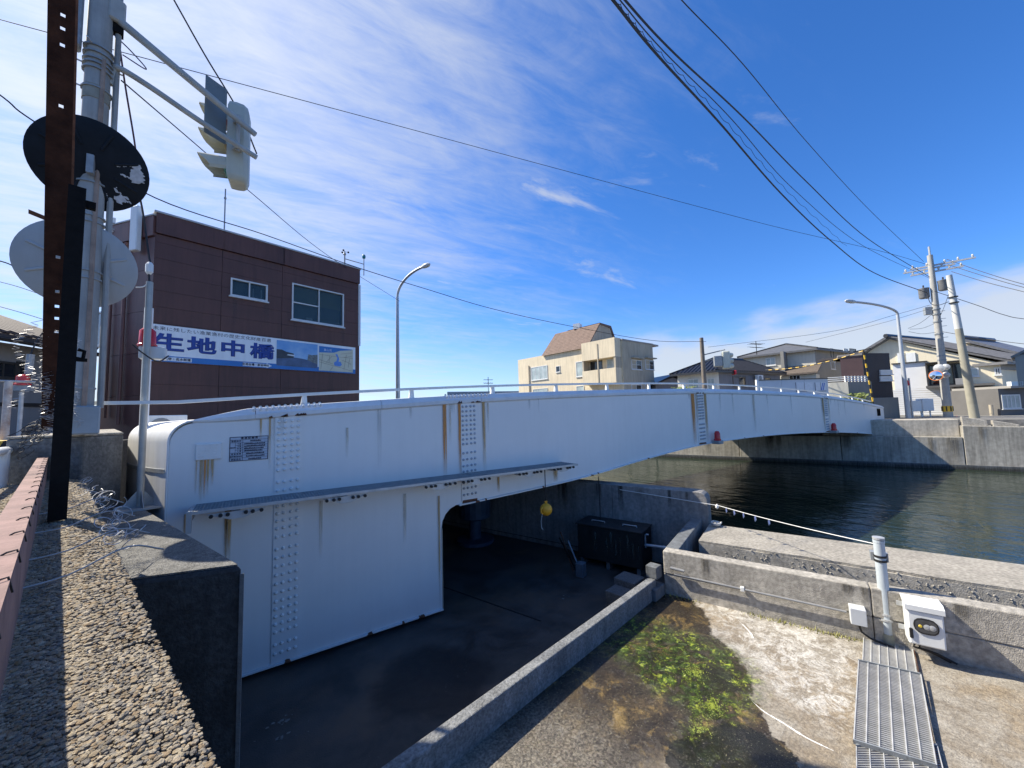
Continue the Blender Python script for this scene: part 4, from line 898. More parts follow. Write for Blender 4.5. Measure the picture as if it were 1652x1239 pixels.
# bundle of old wire netting
def netting(name, path, rad, n_, wire, seed, lab, m_, loops=False):
    rnd = random.Random(seed); mb = MB(); P0 = spline(path, 10); m = len(P0)
    for _ in range(n_):
        if loops:                                    # cut ends curled into open loops
            c = P0[rnd.randrange(m)] + V((rnd.gauss(0, rad), rnd.gauss(0, rad), abs(rnd.gauss(0, rad*.6)))); r_ = rnd.uniform(.02, .06); a0 = rnd.uniform(0, 6.28); sw = rnd.uniform(1.6, 5.0)
            u = V((rnd.gauss(0, 1), rnd.gauss(0, 1), rnd.gauss(0, .6))).normalized(); w_ = u.orthogonal().normalized()
            mb.tube([c+u*(r_*math.cos(a0+sw*k/8))+w_*(r_*math.sin(a0+sw*k/8))+u.cross(w_)*(.012*k/8) for k in range(9)], wire, 4, False)
        else:                                        # woven zigzag strands, squeezed together
            off = V((rnd.gauss(0, rad), rnd.gauss(0, rad), 0)); a = rnd.randrange(0, m//2); b = rnd.randrange(m//2, m); ph = rnd.random()*6; dr = V((rnd.gauss(0, 1), rnd.gauss(0, 1), 0)).normalized(); pts = []
            n2 = (b-a)*3
            for k in range(n2+1):
                f = a+(b-a)*k/max(1, n2); q0 = P0[int(f)].lerp(P0[min(int(f)+1, m-1)], f-int(f)); pts.append(q0+off*(1+.25*math.sin(f*.4+ph))+dr*(.022*(1 if k % 2 else -1))+V((rnd.gauss(0, .006), rnd.gauss(0, .006), rnd.gauss(0, .004))))
            mb.tube(pts, wire, 4, False)
    o = mb.build(name, m_); return tag(stuff(o), lab, 'wire netting')
silver = M('zinc_wire', (.50, .50, .50), .4, .3, 40, metal=.5)
net_path = [at(76, 700, 3.0), at(84, 640, 3.0), at(92, 570, 3.0), at(97, 520, 3.0)]
netting('wire_netting', net_path, .05, 46, .0022, 5, 'crumpled silver wire netting hanging beside the black post', silver)
netting('wire_netting', [at(112, 690, 4.1), at(108, 655, 4.1), at(113, 630, 4.1)], .045, 22, .0024, 6, 'small crumpled netting showing right of the black post', silver)
netting('wire_netting', [Q(2.9, .04, ZP-.02), Q(3.4, .06, ZP), Q(4.2, .05, ZP), Q(5.0, .03, ZP+.01), Q(6.2, .02, ZP+.03)], .03, 55, .0022, 8, 'tangle of cut wire along the parapet edge', silver, True)
netting('wire_netting', [at(38, 735, 3.4), at(55, 700, 3.4), at(75, 690, 3.3)], .05, 40, .003, 12, 'dark loose wire ends at the foot of the netting', black, True)
ww = MB(); rnd = random.Random(3)
for s in (2.3, 2.75, 3.4, 4.1):
    ww.tube(spline([Q(s, -.30, ZP+.03), Q(s+.1, -.15, ZP+.02), Q(s+.2, .02, ZP+.06), Q(s+.35, .16, ZP-.02)], 4), .004, 5)
o = ww.build('loose_wire', galv_dull); tag(o, 'bent stray wires lying across the parapet top', 'wire')
# ---- thin steel post with red lamp
pf2 = V((-1.12, 6.62, -1.04)); pz2 = over(pf2, 455)
lp = thing('lamp_post', pf2, 'thin galvanised post on the abutment carrying a cable', 'post')
MB().tube([pf2, V((pf2.x, pf2.y, pz2))], [.037, .036], 10).build('tube', M('post_galv', (.40, .40, .37), .5, .1, 9, metal=.3), lp, smooth=True)
for a in (0, 90, 180, 270):
    d = V((math.cos(R(a+20)), math.sin(R(a+20)), 0)); MB().prism([pf2+d*.03, pf2+d*.20, pf2+d*.03+UP*.22], V((-d.y, d.x, 0))*.01).build('gusset', galv_dull, lp)
MB().bx(pf2+UP*.012, (.42, .42, .024), .3).build('foot_plate', galv_dull, lp)
tpz = V((pf2.x, pf2.y, pz2))
MB().tube(spline([tpz-UP*.02, tpz+V((-.01, 0, .10)), tpz+V((0, 0, .22)), tpz+V((-.03, .02, .40)), tpz+V((-.10, .05, .9)), tpz+V((-.16, .1, 1.2))], 6), .012, 6).build('cable', wire_mat, lp)
MB().lathe(tpz+V((-.01, 0, .10)), UP, [(.02, 0), (.04, .03), (.04, .13), (.02, .16)], 8).build('insulator', white_mat, lp)
MB().tube(spline([tpz+V((.0, 0, .0)), tpz+V((-.06, 0, -.07)), tpz+V((-.13, 0, -.09))], 5), .008, 5).build('loose_lead', white_mat, lp)
rlz = over(pf2, 560)
rl2 = thing('warning_lamp', V((pf2.x, pf2.y+.12, rlz)), 'red beacon behind the thin post in front of the signboard', 'warning lamp')
rc = V((pf2.x-.02, pf2.y+.14, over(pf2, 556))); MB().lathe(rc, UP, [(.10, 0), (.10, .02), (.088, .03), (.082, .20), (.05, .235), (.01, .24)], 16).build('lens', red_lens, rl2, smooth=True)
MB().bx(rc-UP*.09+V((.06, 0, 0)), (.26, .14, .16)).build('box', M('lamp_box', (.60, .62, .62), .5, .06, 9), rl2, bevel=.01)
MB().tube(spline([rc+V((-.10, -.2, -.02)), rc+V((.0, -.26, -.12)), rc+V((.14, -.22, -.22)), rc+V((.22, -.05, -.12))], 5), .009, 5).build('cable', wire_mat, rl2)
sb = V((rc.x-.1, rc.y+.6, -1)); MB().tube([sb, V((sb.x, sb.y, over(sb, 497)))], .05, 8).build('stand', M('pale_stand', (.62, .64, .66), .5, .08, 7), rl2)
# ---- left street corner: guard rail, barrier, lamp
gr = thing('guard_rail', at(10, 940, 3.0), 'white pipe guard rail at the left picture edge', 'guard rail')
ga_ = at(4, 728, 4.1); gb_ = at(44, 722, 5.2); gd = (gb_-ga_); gd.z = 0; gd.normalize()
MB().tube([ga_-gd*3, ga_, gb_], .045, 10).build('top_rail', white_mat, gr, smooth=True)
MB().tube([V((ga_.x, ga_.y, ZL)), ga_], .055, 10).build('rail_post', white_mat, gr, smooth=True)
yb0 = at(-6, 722, 6.0); ybr = thing('barrier_post', V((yb0.x, yb0.y, ZL)), 'yellow and black striped barrier end beyond the guard rail', 'barrier')
bx_ = MB().bx(V((yb0.x, yb0.y, (yb0.z)-.0)), (.42, .42, .22), .4); bx_.build('pad', M('yellow_band', (.75, .46, .04), .5, .1, 8), ybr, bevel=.05, seg=3)
bm_ = M('black_band', (.02, .02, .02), .6); e = az(40)
for k in (-.15, .02, .19):
    o0 = V((yb0.x, yb0.y, yb0.z-.105))+V((math.cos(.4), math.sin(.4), 0))*(k-.05)-V((-math.sin(.4), math.cos(.4), 0))*.213
    u_ = V((math.cos(.4), math.sin(.4), 0)); MB().prism([o0, o0+u_*.08, o0+u_*.16+UP*.21, o0+u_*.08+UP*.21], V((-math.sin(.4), math.cos(.4), 0))*.003).build('black_stripe', bm_, ybr)
MB().bx(V((yb0.x, yb0.y, (yb0.z-.11+ZL)/2)), (.3, .3, yb0.z-.11-ZL), .4).build('stand', galv_dull, ybr)
def vpole(x, ytop, d, r_, name, lab, m_, cat='post', base=ZL):
    p = at(x, ytop, d); t = thing(name, V((p.x, p.y, base)), lab, cat); MB().tube([V((p.x, p.y, base)), p], r_, 10).build('tube', m_, t, smooth=True); return t, p
t, p = vpole(14, 615, 6.2, .045, 'sign_post', 'rust streaked white post at the far left edge', M('chipped_white', (.62, .60, .57), .6, .3, 7, col2=(.30, .20, .15)))
MB().tube([p+V((-.6, -.2, 0)), p, p+V((.25, .1, 0))], .02, 6).build('arm', galv, t)
t, p = vpole(36, 622, 7.2, .03, 'lamp_post', 'slim grey post topped by a red lamp by the left house', galv)
rc = p; MB().lathe(rc, UP, [(.11, 0), (.11, .03), (.09, .05), (.085, .17), (.05, .20), (.01, .21)], 12).build('lens', red_lens, t, smooth=True)
MB().bx(rc-UP*.05, (.24, .16, .10)).build('box', galv_dull, t)
MB().tube([rc+V((.05, .05, .22)), rc+V((.06, .05, .60))], .055, 8).build('holder', galv_dull, t)
MB().tube(spline([rc+V((.06, .05, .6)), rc+V((.12, .1, .9)), rc+V((.28, .16, 1.3))], 5), .012, 6).build('cable', wire_mat, t)
# ================================================================== SIGNAL POLE, MIRRORS, SIGNAL
PD_ = 4.35
pa = at(124, 690, PD_); pole_b = V((pa.x, pa.y, -.10)); pole = thing('signal_pole', pole_b, 'pale steel signal pole carrying two mirrors and signal arms', 'pole')
polem = M('pole_paint', (.36, .365, .35), .6, .15, 3, streak=.35, spec=.3); ptop = V((pole_b.x, pole_b.y, 6.6))
MB().tube([pole_b+UP*.3, V((ptop.x, ptop.y, ptop.z))], [.125, .105], 18).build('shaft', polem, pole, smooth=True)
MB().bx(pole_b+UP*.16, (.34, .34, .32), math.atan2(PN.y, PN.x)).build('base_box', M('base_paint', (.32, .36, .38), .5, .1, 5), pole, bevel=.015)
side = az(40); MB().tube([pole_b+side*.17+UP*.3, V((pole_b.x, pole_b.y, 6.6))+side*.15], .03, 8).build('conduit', polem, pole); MB().tube([pole_b+side*.04-az(-50)*.125+UP*.3, V((pole_b.x, pole_b.y, 4.4))+side*.04-az(-50)*.115], .022, 8).build('conduit', M('rusty_conduit', (.30, .22, .17), .7, .3, 6), pole)
def zy(y): return over(pole_b, y)
for y in (85, 95, 105, 112, 120, 150, 250, 262, 283, 300, 352, 362, 440, 452, 628):
    z = zy(y); MB().lathe(V((pole_b.x, pole_b.y, z)), UP, [(.135, 0), (.135, .018)], 16).build('band', galv_dull, pole)
    if random.random() < .7: d = az(random.choice((-140, 40, 160))); MB().tube([V((pole_b.x, pole_b.y, z+.01))+d*.12, V((pole_b.x, pole_b.y, z+.01))+d*.21], .010, 5).build('band_screw', galv, pole)
z = zy(150); MB().lathe(V((pole_b.x, pole_b.y, z-.13)), UP, [(.122, 0), (.122, .17)], 18).build('sticker_patch', M('old_sticker', (.28, .27, .22), .8, .2, 12), pole, smooth=True)
for y in (20,): MB().bx(V((pole_b.x, pole_b.y, zy(40)))-side*.20, (.12, .16, .9), .3).build('cable_box', galv_dull, pole, bevel=.02)
MB().tube(spline([V((pole_b.x, pole_b.y, zy(45)))+side*.12, V((pole_b.x, pole_b.y, zy(52)))+side*.28-UP*.05, V((pole_b.x, pole_b.y, zy(75)))+side*.42, V((pole_b.x, pole_b.y, zy(70)))+side*.2], 6), .008, 5).build('loose_cable', M('violet_cable', (.06, .05, .12), .6), pole)
MB().bx(V((pole_b.x, pole_b.y, zy(32)))+side*.15, (.10, .10, .16), .2).build('terminal_box', dark_steel, pole)
MB().tube(spline([V((pole_b.x, pole_b.y, zy(40)))+side*.15, V((pole_b.x, pole_b.y, zy(120)))+side*.24, V((pole_b.x, pole_b.y, zy(200)))+side*.34, V((pole_b.x, pole_b.y, zy(260)))+side*.40], 6), .010, 5).build('loose_cable', M('maroon_cable', (.10, .04, .05), .6), pole)
def mirror(cx, cy, d, rad, m_, ribm, lab, seed, flakes):
    c = at(cx, cy, d); nrm = (c).normalized(); nrm = (nrm+az(-20)*.12).normalized(); t = thing('traffic_mirror', c, lab, 'mirror')
    u = nrm.cross(UP).normalized(); w_ = u.cross(nrm)
    MB().lathe(c, nrm, [(.02, -.05), (rad*.55, -.045), (rad*.94, -.012), (rad, .0), (rad, .03), (rad*.97, .04)], 48).build('back_shell', m_, t, smooth=True)
    MB().lathe(c+nrm*.042, nrm, [(rad*.96, 0), (rad*.6, .02), (.02, .03)], 40).build('mirror_face', M('mirror_glass', (.8, .8, .8), .05, .02, 3, metal=1.0), t, smooth=True)
    for k in range(8):
        a = R(22+45*k); e = u*math.cos(a)+w_*math.sin(a); s_ = nrm.cross(e)
        MB().tube([c+e*rad*.42-nrm*.047, c+e*rad*.60-nrm*.044, c+e*rad*.84-nrm*.022], .016, 8).build('rib', ribm, t, smooth=True)
    MB().bx(c-nrm*.08, (.06, .06, .22)).build('bracket', galv_dull, t)
    if flakes:
        rnd = random.Random(seed)
        fm = M('bare_metal_flake', (.50, .52, .56), .6, .2, 20); mb = MB()
        for a0, r0_, ln_, wd_, n_ in ((-.05, .5, .42, .02, 12), (-.75, .55, .40, .022, 14), (.35, .45, .35, .012, 9), (.05, .72, .08, .08, 9), (-.9, .75, .06, .05, 6), (-1.15, .5, .3, .012, 8), (2.6, .5, .2, .02, 4)):
            e = u*math.cos(a0)+w_*math.sin(a0); s_ = -u*math.sin(a0)+w_*math.cos(a0)
            for i in range(n_):
                rr_ = rad*r0_+(ln_*rad*(i/n_)); off = rnd.gauss(0, wd_*.55); q_ = e*rr_+s_*off; h = .045 if rr_ < rad*.55 else .045-.033*((rr_/rad-.55)/.39); sz = rnd.uniform(.4, .9)*wd_
                pts = [c-nrm*(h+.006)+q_+(e*math.cos(b)*sz*rnd.uniform(.6, 1.5)+s_*math.sin(b)*sz*rnd.uniform(.4, .9)) for b in [j*1.05 for j in range(6)]]; mb.face(pts)
        stuff(mb.build('bare_patches', fm, t))
    return t
mirror(147, 266, PD_+.16, .50, M('mirror_back_dark', (.012, .016, .022), .6, .3, 5, spec=.15), M('mirror_rib_dark', (.014, .018, .024), .6, .3, 5, spec=.15), 'upper round traffic mirror, dark peeling back', 4, True)
mirror(127, 427, PD_+.16, .50, M('mirror_back_grey', (.36, .39, .41), .5, .06, 3, streak=.1), M('mirror_rib_grey', (.38, .41, .43), .5, .05, 5), 'lower round traffic mirror, plain light grey back', 5, False)
# signal arms and signal
u1 = V((pole_b.x, pole_b.y, zy(10))); u2 = V((pole_b.x, pole_b.y, zy(112))); SGD = 5.75
sg = at(386, 215, SGD); armm = M('arm_paint', (.40, .40, .37), .55, .15, 5)
s1 = at(412, 217, SGD-.22); s2 = at(414, 254, SGD-.22)
MB().tube([u1+side*.05, u1+(s1-u1)*.05, s1], [.055, .05, .038], 10).build('upper_arm', armm, pole, smooth=True)
MB().tube(spline([u2-UP*.12+side*.1, u2+side*.14+UP*.08, u2+(s2-u2)*.12+UP*.17, u2+(s2-u2)*.3+UP*.15, u2+(s2-u2)*.6+UP*.07, s2], 8), .036, 10).build('lower_arm', armm, pole, smooth=True)
MB().bx(u1+side*.12, (.16, .20, .30), .4).build('arm_socket', armm, pole, bevel=.02)
sig = thing('traffic_signal', sg-UP*.6, 'cream three-lamp traffic signal seen from behind on its arm', 'traffic light')
sgm = M('signal_paint', (.50, .51, .43), .45, .08, 3, streak=.12)
fd = az(-118); sd_ = fd.cross(UP)          # lamps look to the left
top_ = over(sg, 176); bot_ = over(sg, 300); sg = V((sg.x, sg.y, (top_+bot_)/2)); hh = (top_-bot_)/2
def sgp(f_, s_, z_): return sg+fd*f_+sd_*s_+UP*z_
oct_ = [(.17, -hh), (-.17, -hh), (-.19, -hh+.03)]
bodyp = []
mb = MB(); prof = [(.12, .17), (.12, -.17), (.02, -.19), (-.08, -.17), (-.13, -.10), (-.13, .10), (-.08, .17), (.02, .19)]
rings = [(-hh, .72), (-hh+.02, .86), (-hh+.10, 1), (hh-.10, 1), (hh-.02, .86), (hh, .72)]
for z_, k in rings:
    for f_, s_ in prof: mb.v.append(sgp(f_*k, s_*k, z_))
n_ = len(prof)
for i in range(len(rings)-1):
    for j in range(n_): mb.f.append((i*n_+j, i*n_+(j+1) % n_, (i+1)*n_+(j+1) % n_, (i+1)*n_+j))
mb.f += [tuple(reversed(range(n_))), tuple(range(5*n_, 6*n_))]
mb.build('housing', sgm, sig, smooth=True)
for k, z_ in enumerate((hh*.62, 0, -hh*.62)):
    MB().lathe(sgp(.12, 0, z_), fd, [(.135, 0), (.135, .02), (.05, .05), (.01, .055)], 18).build('lens', M(('red_glass', 'amber_glass', 'green_glass')[k], ((.25, .02, .02), (.3, .16, .02), (.02, .2, .14))[k], .2), sig, smooth=True)
    vs = MB(); nn = 14; k0 = 0
    for i in range(nn+1):
        a = R(-30+240*i/nn); c_, s_ = math.cos(a)*.155, math.sin(a)*.155; ln_ = .36*(.55+.45*max(0, math.sin(a))**.5)
        for rr_ in (1, .94): vs.v.append(sgp(.12, c_*rr_, z_+s_*rr_)); vs.v.append(sgp(.12+ln_, c_*rr_, z_+s_*rr_-.02))
    for i in range(nn):
        b = i*4; vs.f += [(b, b+1, b+5, b+4), (b+2, b+6, b+7, b+3), (b+1, b+3, b+7, b+5), (b, b+4, b+6, b+2)]
    vs.build('visor', sgm, sig)
for z_ in (hh*.42, -hh*.25): MB().bx(sgp(-.02, -.22, z_), (.10, .10, .07), .5).build('clamp', armm, sig)
MB().tube([sgp(-.02, -.24, hh*.55), sgp(-.02, -.24, -hh*.35)], .025, 8).build('clamp_pipe', armm, sig)
for y, yy in ((352, 178), (0, 0)):
    pass
sp0 = at(349, 178, SGD-.32); pu = az(22)*.27; o = MB().prism([sp0-pu*.5+UP*.42, sp0+pu*.5+UP*.42, sp0+pu*.5-UP*.42, sp0-pu*.5-UP*.42], fd*.012).build('signal_plate', M('plate_grey', (.16, .19, .20), .5, .1, 5)); tag(o, 'dark grey plate hung on the arms beside the traffic signal', 'plate')
# ================================================================== BUILDINGS
frame_w = M('window_frame_white', (.62, .63, .62), .45, .05, 5); frame_d = M('window_frame_bronze', (.05, .045, .04), .4, .1, 5)
pane_dark = glass('window_glass_dark', (.02, .025, .03), .93); pane_clear = glass('window_glass_clear', (.05, .07, .07), .38); pane_pale = M('curtained_glass', (.36, .42, .42), .12, .25, 1.5)
class Fac:
    """vertical wall plane through plan point o; ux runs left to right as seen from outside"""
    def __init__(s, o, a): s.o = V((o.x, o.y, 0)); s.ux = az(a); s.n = s.ux.cross(UP)
    def st(s, x, y, d=0.0): h = onplane(x, y, s.o+s.n*d, s.n); return (h-s.o).dot(s.ux), h.z
    def p(s, u, z, d=0.0): return s.o+s.ux*u+UP*z+s.n*d
    def rect(s, x0, y0, x1, y1): a = s.st(x0, y0); b = s.st(x1, y1); return min(a[0], b[0]), max(a[0], b[0]), min(a[1], b[1]), max(a[1], b[1])
    def slab(s, mb, u0, u1, z0, z1, d0, d1): return mb.ob(s.p(u0, z0, d0), s.ux*(u1-u0), s.n*(d1-d0), UP*(z1-z0))
def plan(x, d): return at(x, hor(x), d)
def window(par_, f, u0, u1, z0, z1, split=2, fm=frame_w, pm=pane_dark, proud=.05, t=.05, base=0.0, bars=0):
    mb = MB()
    f.slab(mb, u0, u1, z0, z0+t, base, base+proud); f.slab(mb, u0, u1, z1-t, z1, base, base+proud); f.slab(mb, u0, u0+t, z0+t, z1-t, base, base+proud); f.slab(mb, u1-t, u1, z0+t, z1-t, base, base+proud)
    w_ = mb.build('window', fm, par_)
    for i in range(split):
        a = u0+t+(u1-u0-2*t)*i/split; b = u0+t+(u1-u0-2*t)*(i+1)/split; g_ = .0 if split == 1 else t*.35
        f.slab(MB(), a+(g_ if i else 0), b-(g_ if i < split-1 else 0), z0+t, z1-t, base+.004, base+.018+.006*i).build('pane', pm, w_)
        if i: f.slab(MB(), a-g_, a+g_, z0+t, z1-t, base, base+proud*.8).build('mullion', fm, w_)
    for k in range(bars): zz = z0+(z1-z0)*(k+1)/(bars+1); f.slab(MB(), u0+t, u1-t, zz-t*.2, zz+t*.2, base+.02, base+proud*.7).build('glazing_bar', fm, w_)
    f.slab(MB(), u0-.04, u1+.04, z0-.05, z0-.004, base, base+proud+.04).build('sill', fm, w_)
    return w_
def pxwin(par_, f, x0, y0, x1, y1, **k): return window(par_, f, *f.rect(x0, y0, x1, y1), **k)
# ---- brown panel-clad control building
bo = plan(237, 10.6); fb = Fac(bo, 40); Ub = fb.st(578, 435)[0]; ZTb = 6.04
bb = thing('brown_building', V((bo.x, bo.y, ZL)), 'brown metal-clad two-storey building behind the bridge', 'building')
brown = M('brown_cladding', (.115, .046, .034), .55, .16, 1.2, bump=.12, bscale=90, streak=.32)
dark_core = M('dark_interior', (.015, .014, .014), .9)
bdepth = 7.0
cb_ = MB(); fb.slab(cb_, 0, Ub, ZL, ZTb-.1, -bdepth, -.35); cb_.build('core', dark_core, bb)
wins = [fb.rect(372, 451, 431, 487), fb.rect(471, 460, 554, 530)]
wins[1] = (wins[1][0], wins[1][1], 3.55, 4.88); wins[0] = (wins[0][0], wins[0][1], 4.02, 4.60)
cols = [0, fb.st(357, 480)[0], fb.st(455, 480)[0], Ub]
rows = [ZL, -.2, .55, 1.1, 1.75, 2.3, 2.85, 3.32, 3.79, 4.26, 4.73, 5.20, 5.44]
def cut(r, holes):
    out = [r]
    for h in holes:
        nxt = []
        for (a, b, c, d) in out:
            if h[0] >= b or h[1] <= a or h[2] >= d or h[3] <= c: nxt.append((a, b, c, d)); continue
            if h[0] > a: nxt.append((a, h[0], c, d))
            if h[1] < b: nxt.append((h[1], b, c, d))
            a2, b2 = max(a, h[0]), min(b, h[1])
            if h[2] > c: nxt.append((a2, b2, c, h[2]))
            if h[3] < d: nxt.append((a2, b2, h[3], d))
        out = nxt
    return out
for i in range(len(cols)-1):
    for j in range(len(rows)-1):
        for (a, b, c, d) in cut((cols[i]+.005, cols[i+1]-.005, rows[j]+.0035, rows[j+1]-.0035), wins):
            if b-a > .02 and d-c > .02: mb = MB(); fb.slab(mb, a, b, c, d, -.05, random.uniform(-.002, .003)); mb.build('wall_panel', brown, bb)
ws_ = MB(); fb.slab(ws_, 0, Ub, ZL, 5.4, -.09, -.052)
backing = MB()
for (a, b, c, d) in cut((0.0, Ub, ZL, 5.42), wins): fb.slab(backing, a, b, c, d, -.34, -.055)
backing.build('backing', dark_core, bb)
room = M('dim_room', (.16, .20, .19), .9, .3, 1.2)
for a, b, c, d in wins: mb = MB(); fb.slab(mb, a-.02, b+.02, c-.02, d+.02, -.345, -.335); mb.build('room_wall', room, bb)
pc = 0
for a, b in ((0, cols[1]), (cols[1], cols[2]), (cols[2], Ub)): mb = MB(); fb.slab(mb, a+.004, b+.04, 5.45, ZTb, -.1, .07); mb.build('parapet_panel', brown, bb)
mb = MB(); fb.slab(mb, -.05, Ub+.08, ZTb, ZTb+.05, -.3, .10); mb.build('roof_trim', M('roof_trim', (.45, .46, .46), .5, .08, 5), bb)
mb = MB(); fb.slab(mb, Ub+.0, Ub+.09, 2.9, 5.42, -.25, .03); mb.build('corner_trim', frame_w, bb)
mb = MB(); fb.slab(mb, Ub-.02, Ub+.06, ZL, 2.88, -.4, -.01); mb.build('corner_post', brown, bb)
# windows set in the openings
for k, (a, b, c, d) in enumerate(wins):
    fr = window(bb, fb, a, b, c, d, split=2, pm=pane_clear, proud=.10, t=.045, base=-.06)
    if k == 1:
        mb = MB(); fb.slab(mb, a+.03, (a+b)/2, c+(d-c)*.47, c+(d-c)*.50, -.04, .0); mb.build('glazing_bar', frame_w, fr)
        mb = MB(); fb.slab(mb, a+.03, b-.03, c+(d-c)*.52, d-.02, -.20, -.19); mb.build('blind', M('olive_blind', (.30, .30, .13), .8, .1, 6), fr)
        mb = MB(); fb.slab(mb, a+.55, a+.78, c+.04, c+.2, -.22, -.15); mb.build('paper_stack', white_mat, fr)
    else:
        for u in (.62, .85): mb = MB(); fb.slab(mb, a+(b-a)*u, a+(b-a)*u+.03, c+.1, c+.4, -.14, -.11); mb.build('curtain_strip', white_mat, fr)
    st_ = stain('wash_mark', (.16, .12, .11), .35)
    for u in (a+.05, b-.1): mb = MB().face([fb.p(u, c-1.0, .012), fb.p(u+.16, c-1.0, .012), fb.p(u+.16, c-.06, .012), fb.p(u, c-.06, .012)]); mb.uv = [(0, 0), (1, 0), (1, 1), (0, 1)]; mb.build('wash_mark', st_, bb)
# left return wall
lo_ = plan(157, 11.2); lf = (bo-lo_); lf.z = 0; la = math.degrees(math.atan2(lf.dot(RT0), lf.dot(FW0))); fl = Fac(lo_, la); Ul = lf.length
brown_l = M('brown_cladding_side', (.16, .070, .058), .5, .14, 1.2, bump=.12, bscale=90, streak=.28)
zl = 5.95
for i in range(2):
    for j, (c, d) in enumerate(((ZL, .8), (.8, 2.0), (2.0, 3.2), (3.2, 4.4), (4.4, 5.35), (5.36, zl))):
        mb = MB(); fl.slab(mb, Ul*i/2+.006, Ul*(i+1)/2-.006, c+.005, d-.005, -.05, .0 if j < 5 else .06); mb.build('wall_panel', brown_l, bb)
mb = MB(); fl.slab(mb, 0, Ul, ZL, zl-.05, -5, -.06); mb.build('side_core', dark_core, bb)
mb = MB(); fl.slab(mb, -.05, Ul, zl+.002, zl+.04, -.2, .08); mb.build('roof_trim', MATS['roof_trim'], bb)
u, z = fl.st(187, 420); MB().tube([fl.p(u, .2, .06), fl.p(u, 3.6, .06)], .03, 8).build('down_pipe', brown, bb); u, _ = fl.st(208, 420); MB().tube([fl.p(u, 0, .07), fl.p(u, 5.3, .07)], .045, 8).build('down_pipe', brown_l, bb)
u0, z0 = fl.st(152, 560); pxwin(bb, fl, 153, 505, 165, 558, split=1, pm=pane_pale); pxwin(bb, fl, 176, 355, 186, 374, split=1, pm=pane_pale)
u0, _ = fl.st(224, 370); u1_, _ = fl.st(235, 370); za = fl.st(230, 408)[1]; zb = fl.st(230, 338)[1]
mb = MB(); fl.slab(mb, u0, u1_, za, zb, .08, .22); mb.build('duct', white_mat, bb, bevel=.02)
# rooftop gear
def mast_on(x, y0, y1, dback, r_, name, lab):
    h = onplane(x, y0, fb.o-fb.n*dback, fb.n); z1 = over(h, y1); t = thing(name, V((h.x, h.y, ZTb-.05)), lab, 'antenna'); MB().tube([V((h.x, h.y, ZTb-.05)), V((h.x, h.y, z1))], r_, 6).build('mast', galv_dull, t); return t, V((h.x, h.y, z1))
t, q_ = mast_on(362, 365, 305, .8, .022, 'antenna', 'thin red-brown whip antenna on the brown building roof'); MB().tube([q_-UP*.35, q_-UP*.3], .04, 6).build('collar', galv_dull, t)
t, q_ = mast_on(556, 425, 406, .5, .03, 'anemometer', 'small cup anemometer on the brown building roof corner')
for a in (0, 120, 240):
    d = V((math.cos(R(a)), math.sin(R(a)), 0)); MB().tube([q_, q_+d*.12], .008, 4).build('cup_arm', galv_dull, t); MB().ico(q_+d*.14, .045, 1).build('cup', dark_steel, t)
MB().lathe(q_-UP*.14, UP, [(.05, 0), (.06, .04), (.03, .1)], 8).build('hub', galv_dull, t)
t, q2 = mast_on(587, 430, 417, .3, .02, 'rotating_beacon', 'small teal beacon on a bracket at the roof corner'); MB().lathe(q2, UP, [(.05, 0), (.07, .02), (.07, .12), (.03, .17)], 10).build('lens', M('teal_lens', (.03, .20, .22), .2), t, smooth=True)
MB().tube([q2-UP*.02, q2-UP*.25, V((q_.x, q_.y, q_.z-.3))], .018, 6).build('bracket_arm', galv_dull, t)
# signboard
sgn = thing('signboard', fb.p(2.5, 1.7, .03), 'wide blue and white bridge name signboard on the brown wall', 'sign')
u0 = fb.st(236, 550)[0]; u1_ = fb.st(572, 580)[0]; z0, z1 = 1.745, 2.80; W_ = u1_-u0
mb = MB(); fb.slab(mb, u0, u1_, z0, z1, .03, .06); mb.build('board', M('sign_white', (.82, .84, .85), .4, .05, 1.2, streak=.1), sgn)
sblue = M('sign_blue', (.02, .17, .48), .4, .08, 2); snavy = M('sign_navy', (.010, .045, .27), .4, .1, 3); sink = M('sign_black', (.03, .03, .05), .5)
mb = MB(); fb.slab(mb, u0, u1_, z0, z0+.17, .061, .064); mb.build('blue_band', sblue, sgn)
def S(x): return fb.st(x, 570)[0]
for ch_, x in (('生', 271), ('地', 325), ('中', 375), ('橋', 422)):
    writing(ch_, .52, snavy, sgn, fb.p(S(x), z0+.52, .064), fb.ux, fat=.020, sx=1.36, lift=.002)
hd = '未来に残したい漁業漁村の歴史文化財産百選'; ua, ub = S(243), S(436)
for i, ch_ in enumerate(hd):
    x = ua+(ub-ua)*(i+.5)/len(hd); writing(ch_, .125, sink, sgn, fb.p(x, z1-.115, .064), fb.ux, sx=1.15, lift=.002)
def arrow(xa_, xb_, zc, right, text):
    a, b = S(xa_), S(xb_); h = .055; hd_ = .16
    pts = [(a+hd_, zc-h), (b, zc-h), (b, zc+h), (a+hd_, zc+h), (a+hd_, zc+h*1.6), (a, zc), (a+hd_, zc-h*1.6)] if not right else [(a, zc-h), (b-hd_, zc-h), (b-hd_, zc-h*1.6), (b, zc), (b-hd_, zc+h*1.6), (b-hd_, zc+h), (a, zc+h)]
    o = MB().prism([fb.p(u, z, .066) for u, z in pts], fb.n*.002).build('arrow', M('arrow_white', (.74, .76, .78), .4), sgn)
    writing(text, .085, sink, o, fb.p((a+b)/2+(.05 if not right else -.05), zc, .068), fb.ux, fat=.003, sx=1.0, lift=.002)
arrow(248, 309, z0+.085, False, '前名寺・名水街道'); arrow(391, 438, z0+.085, True, '生地台場・新治神社')
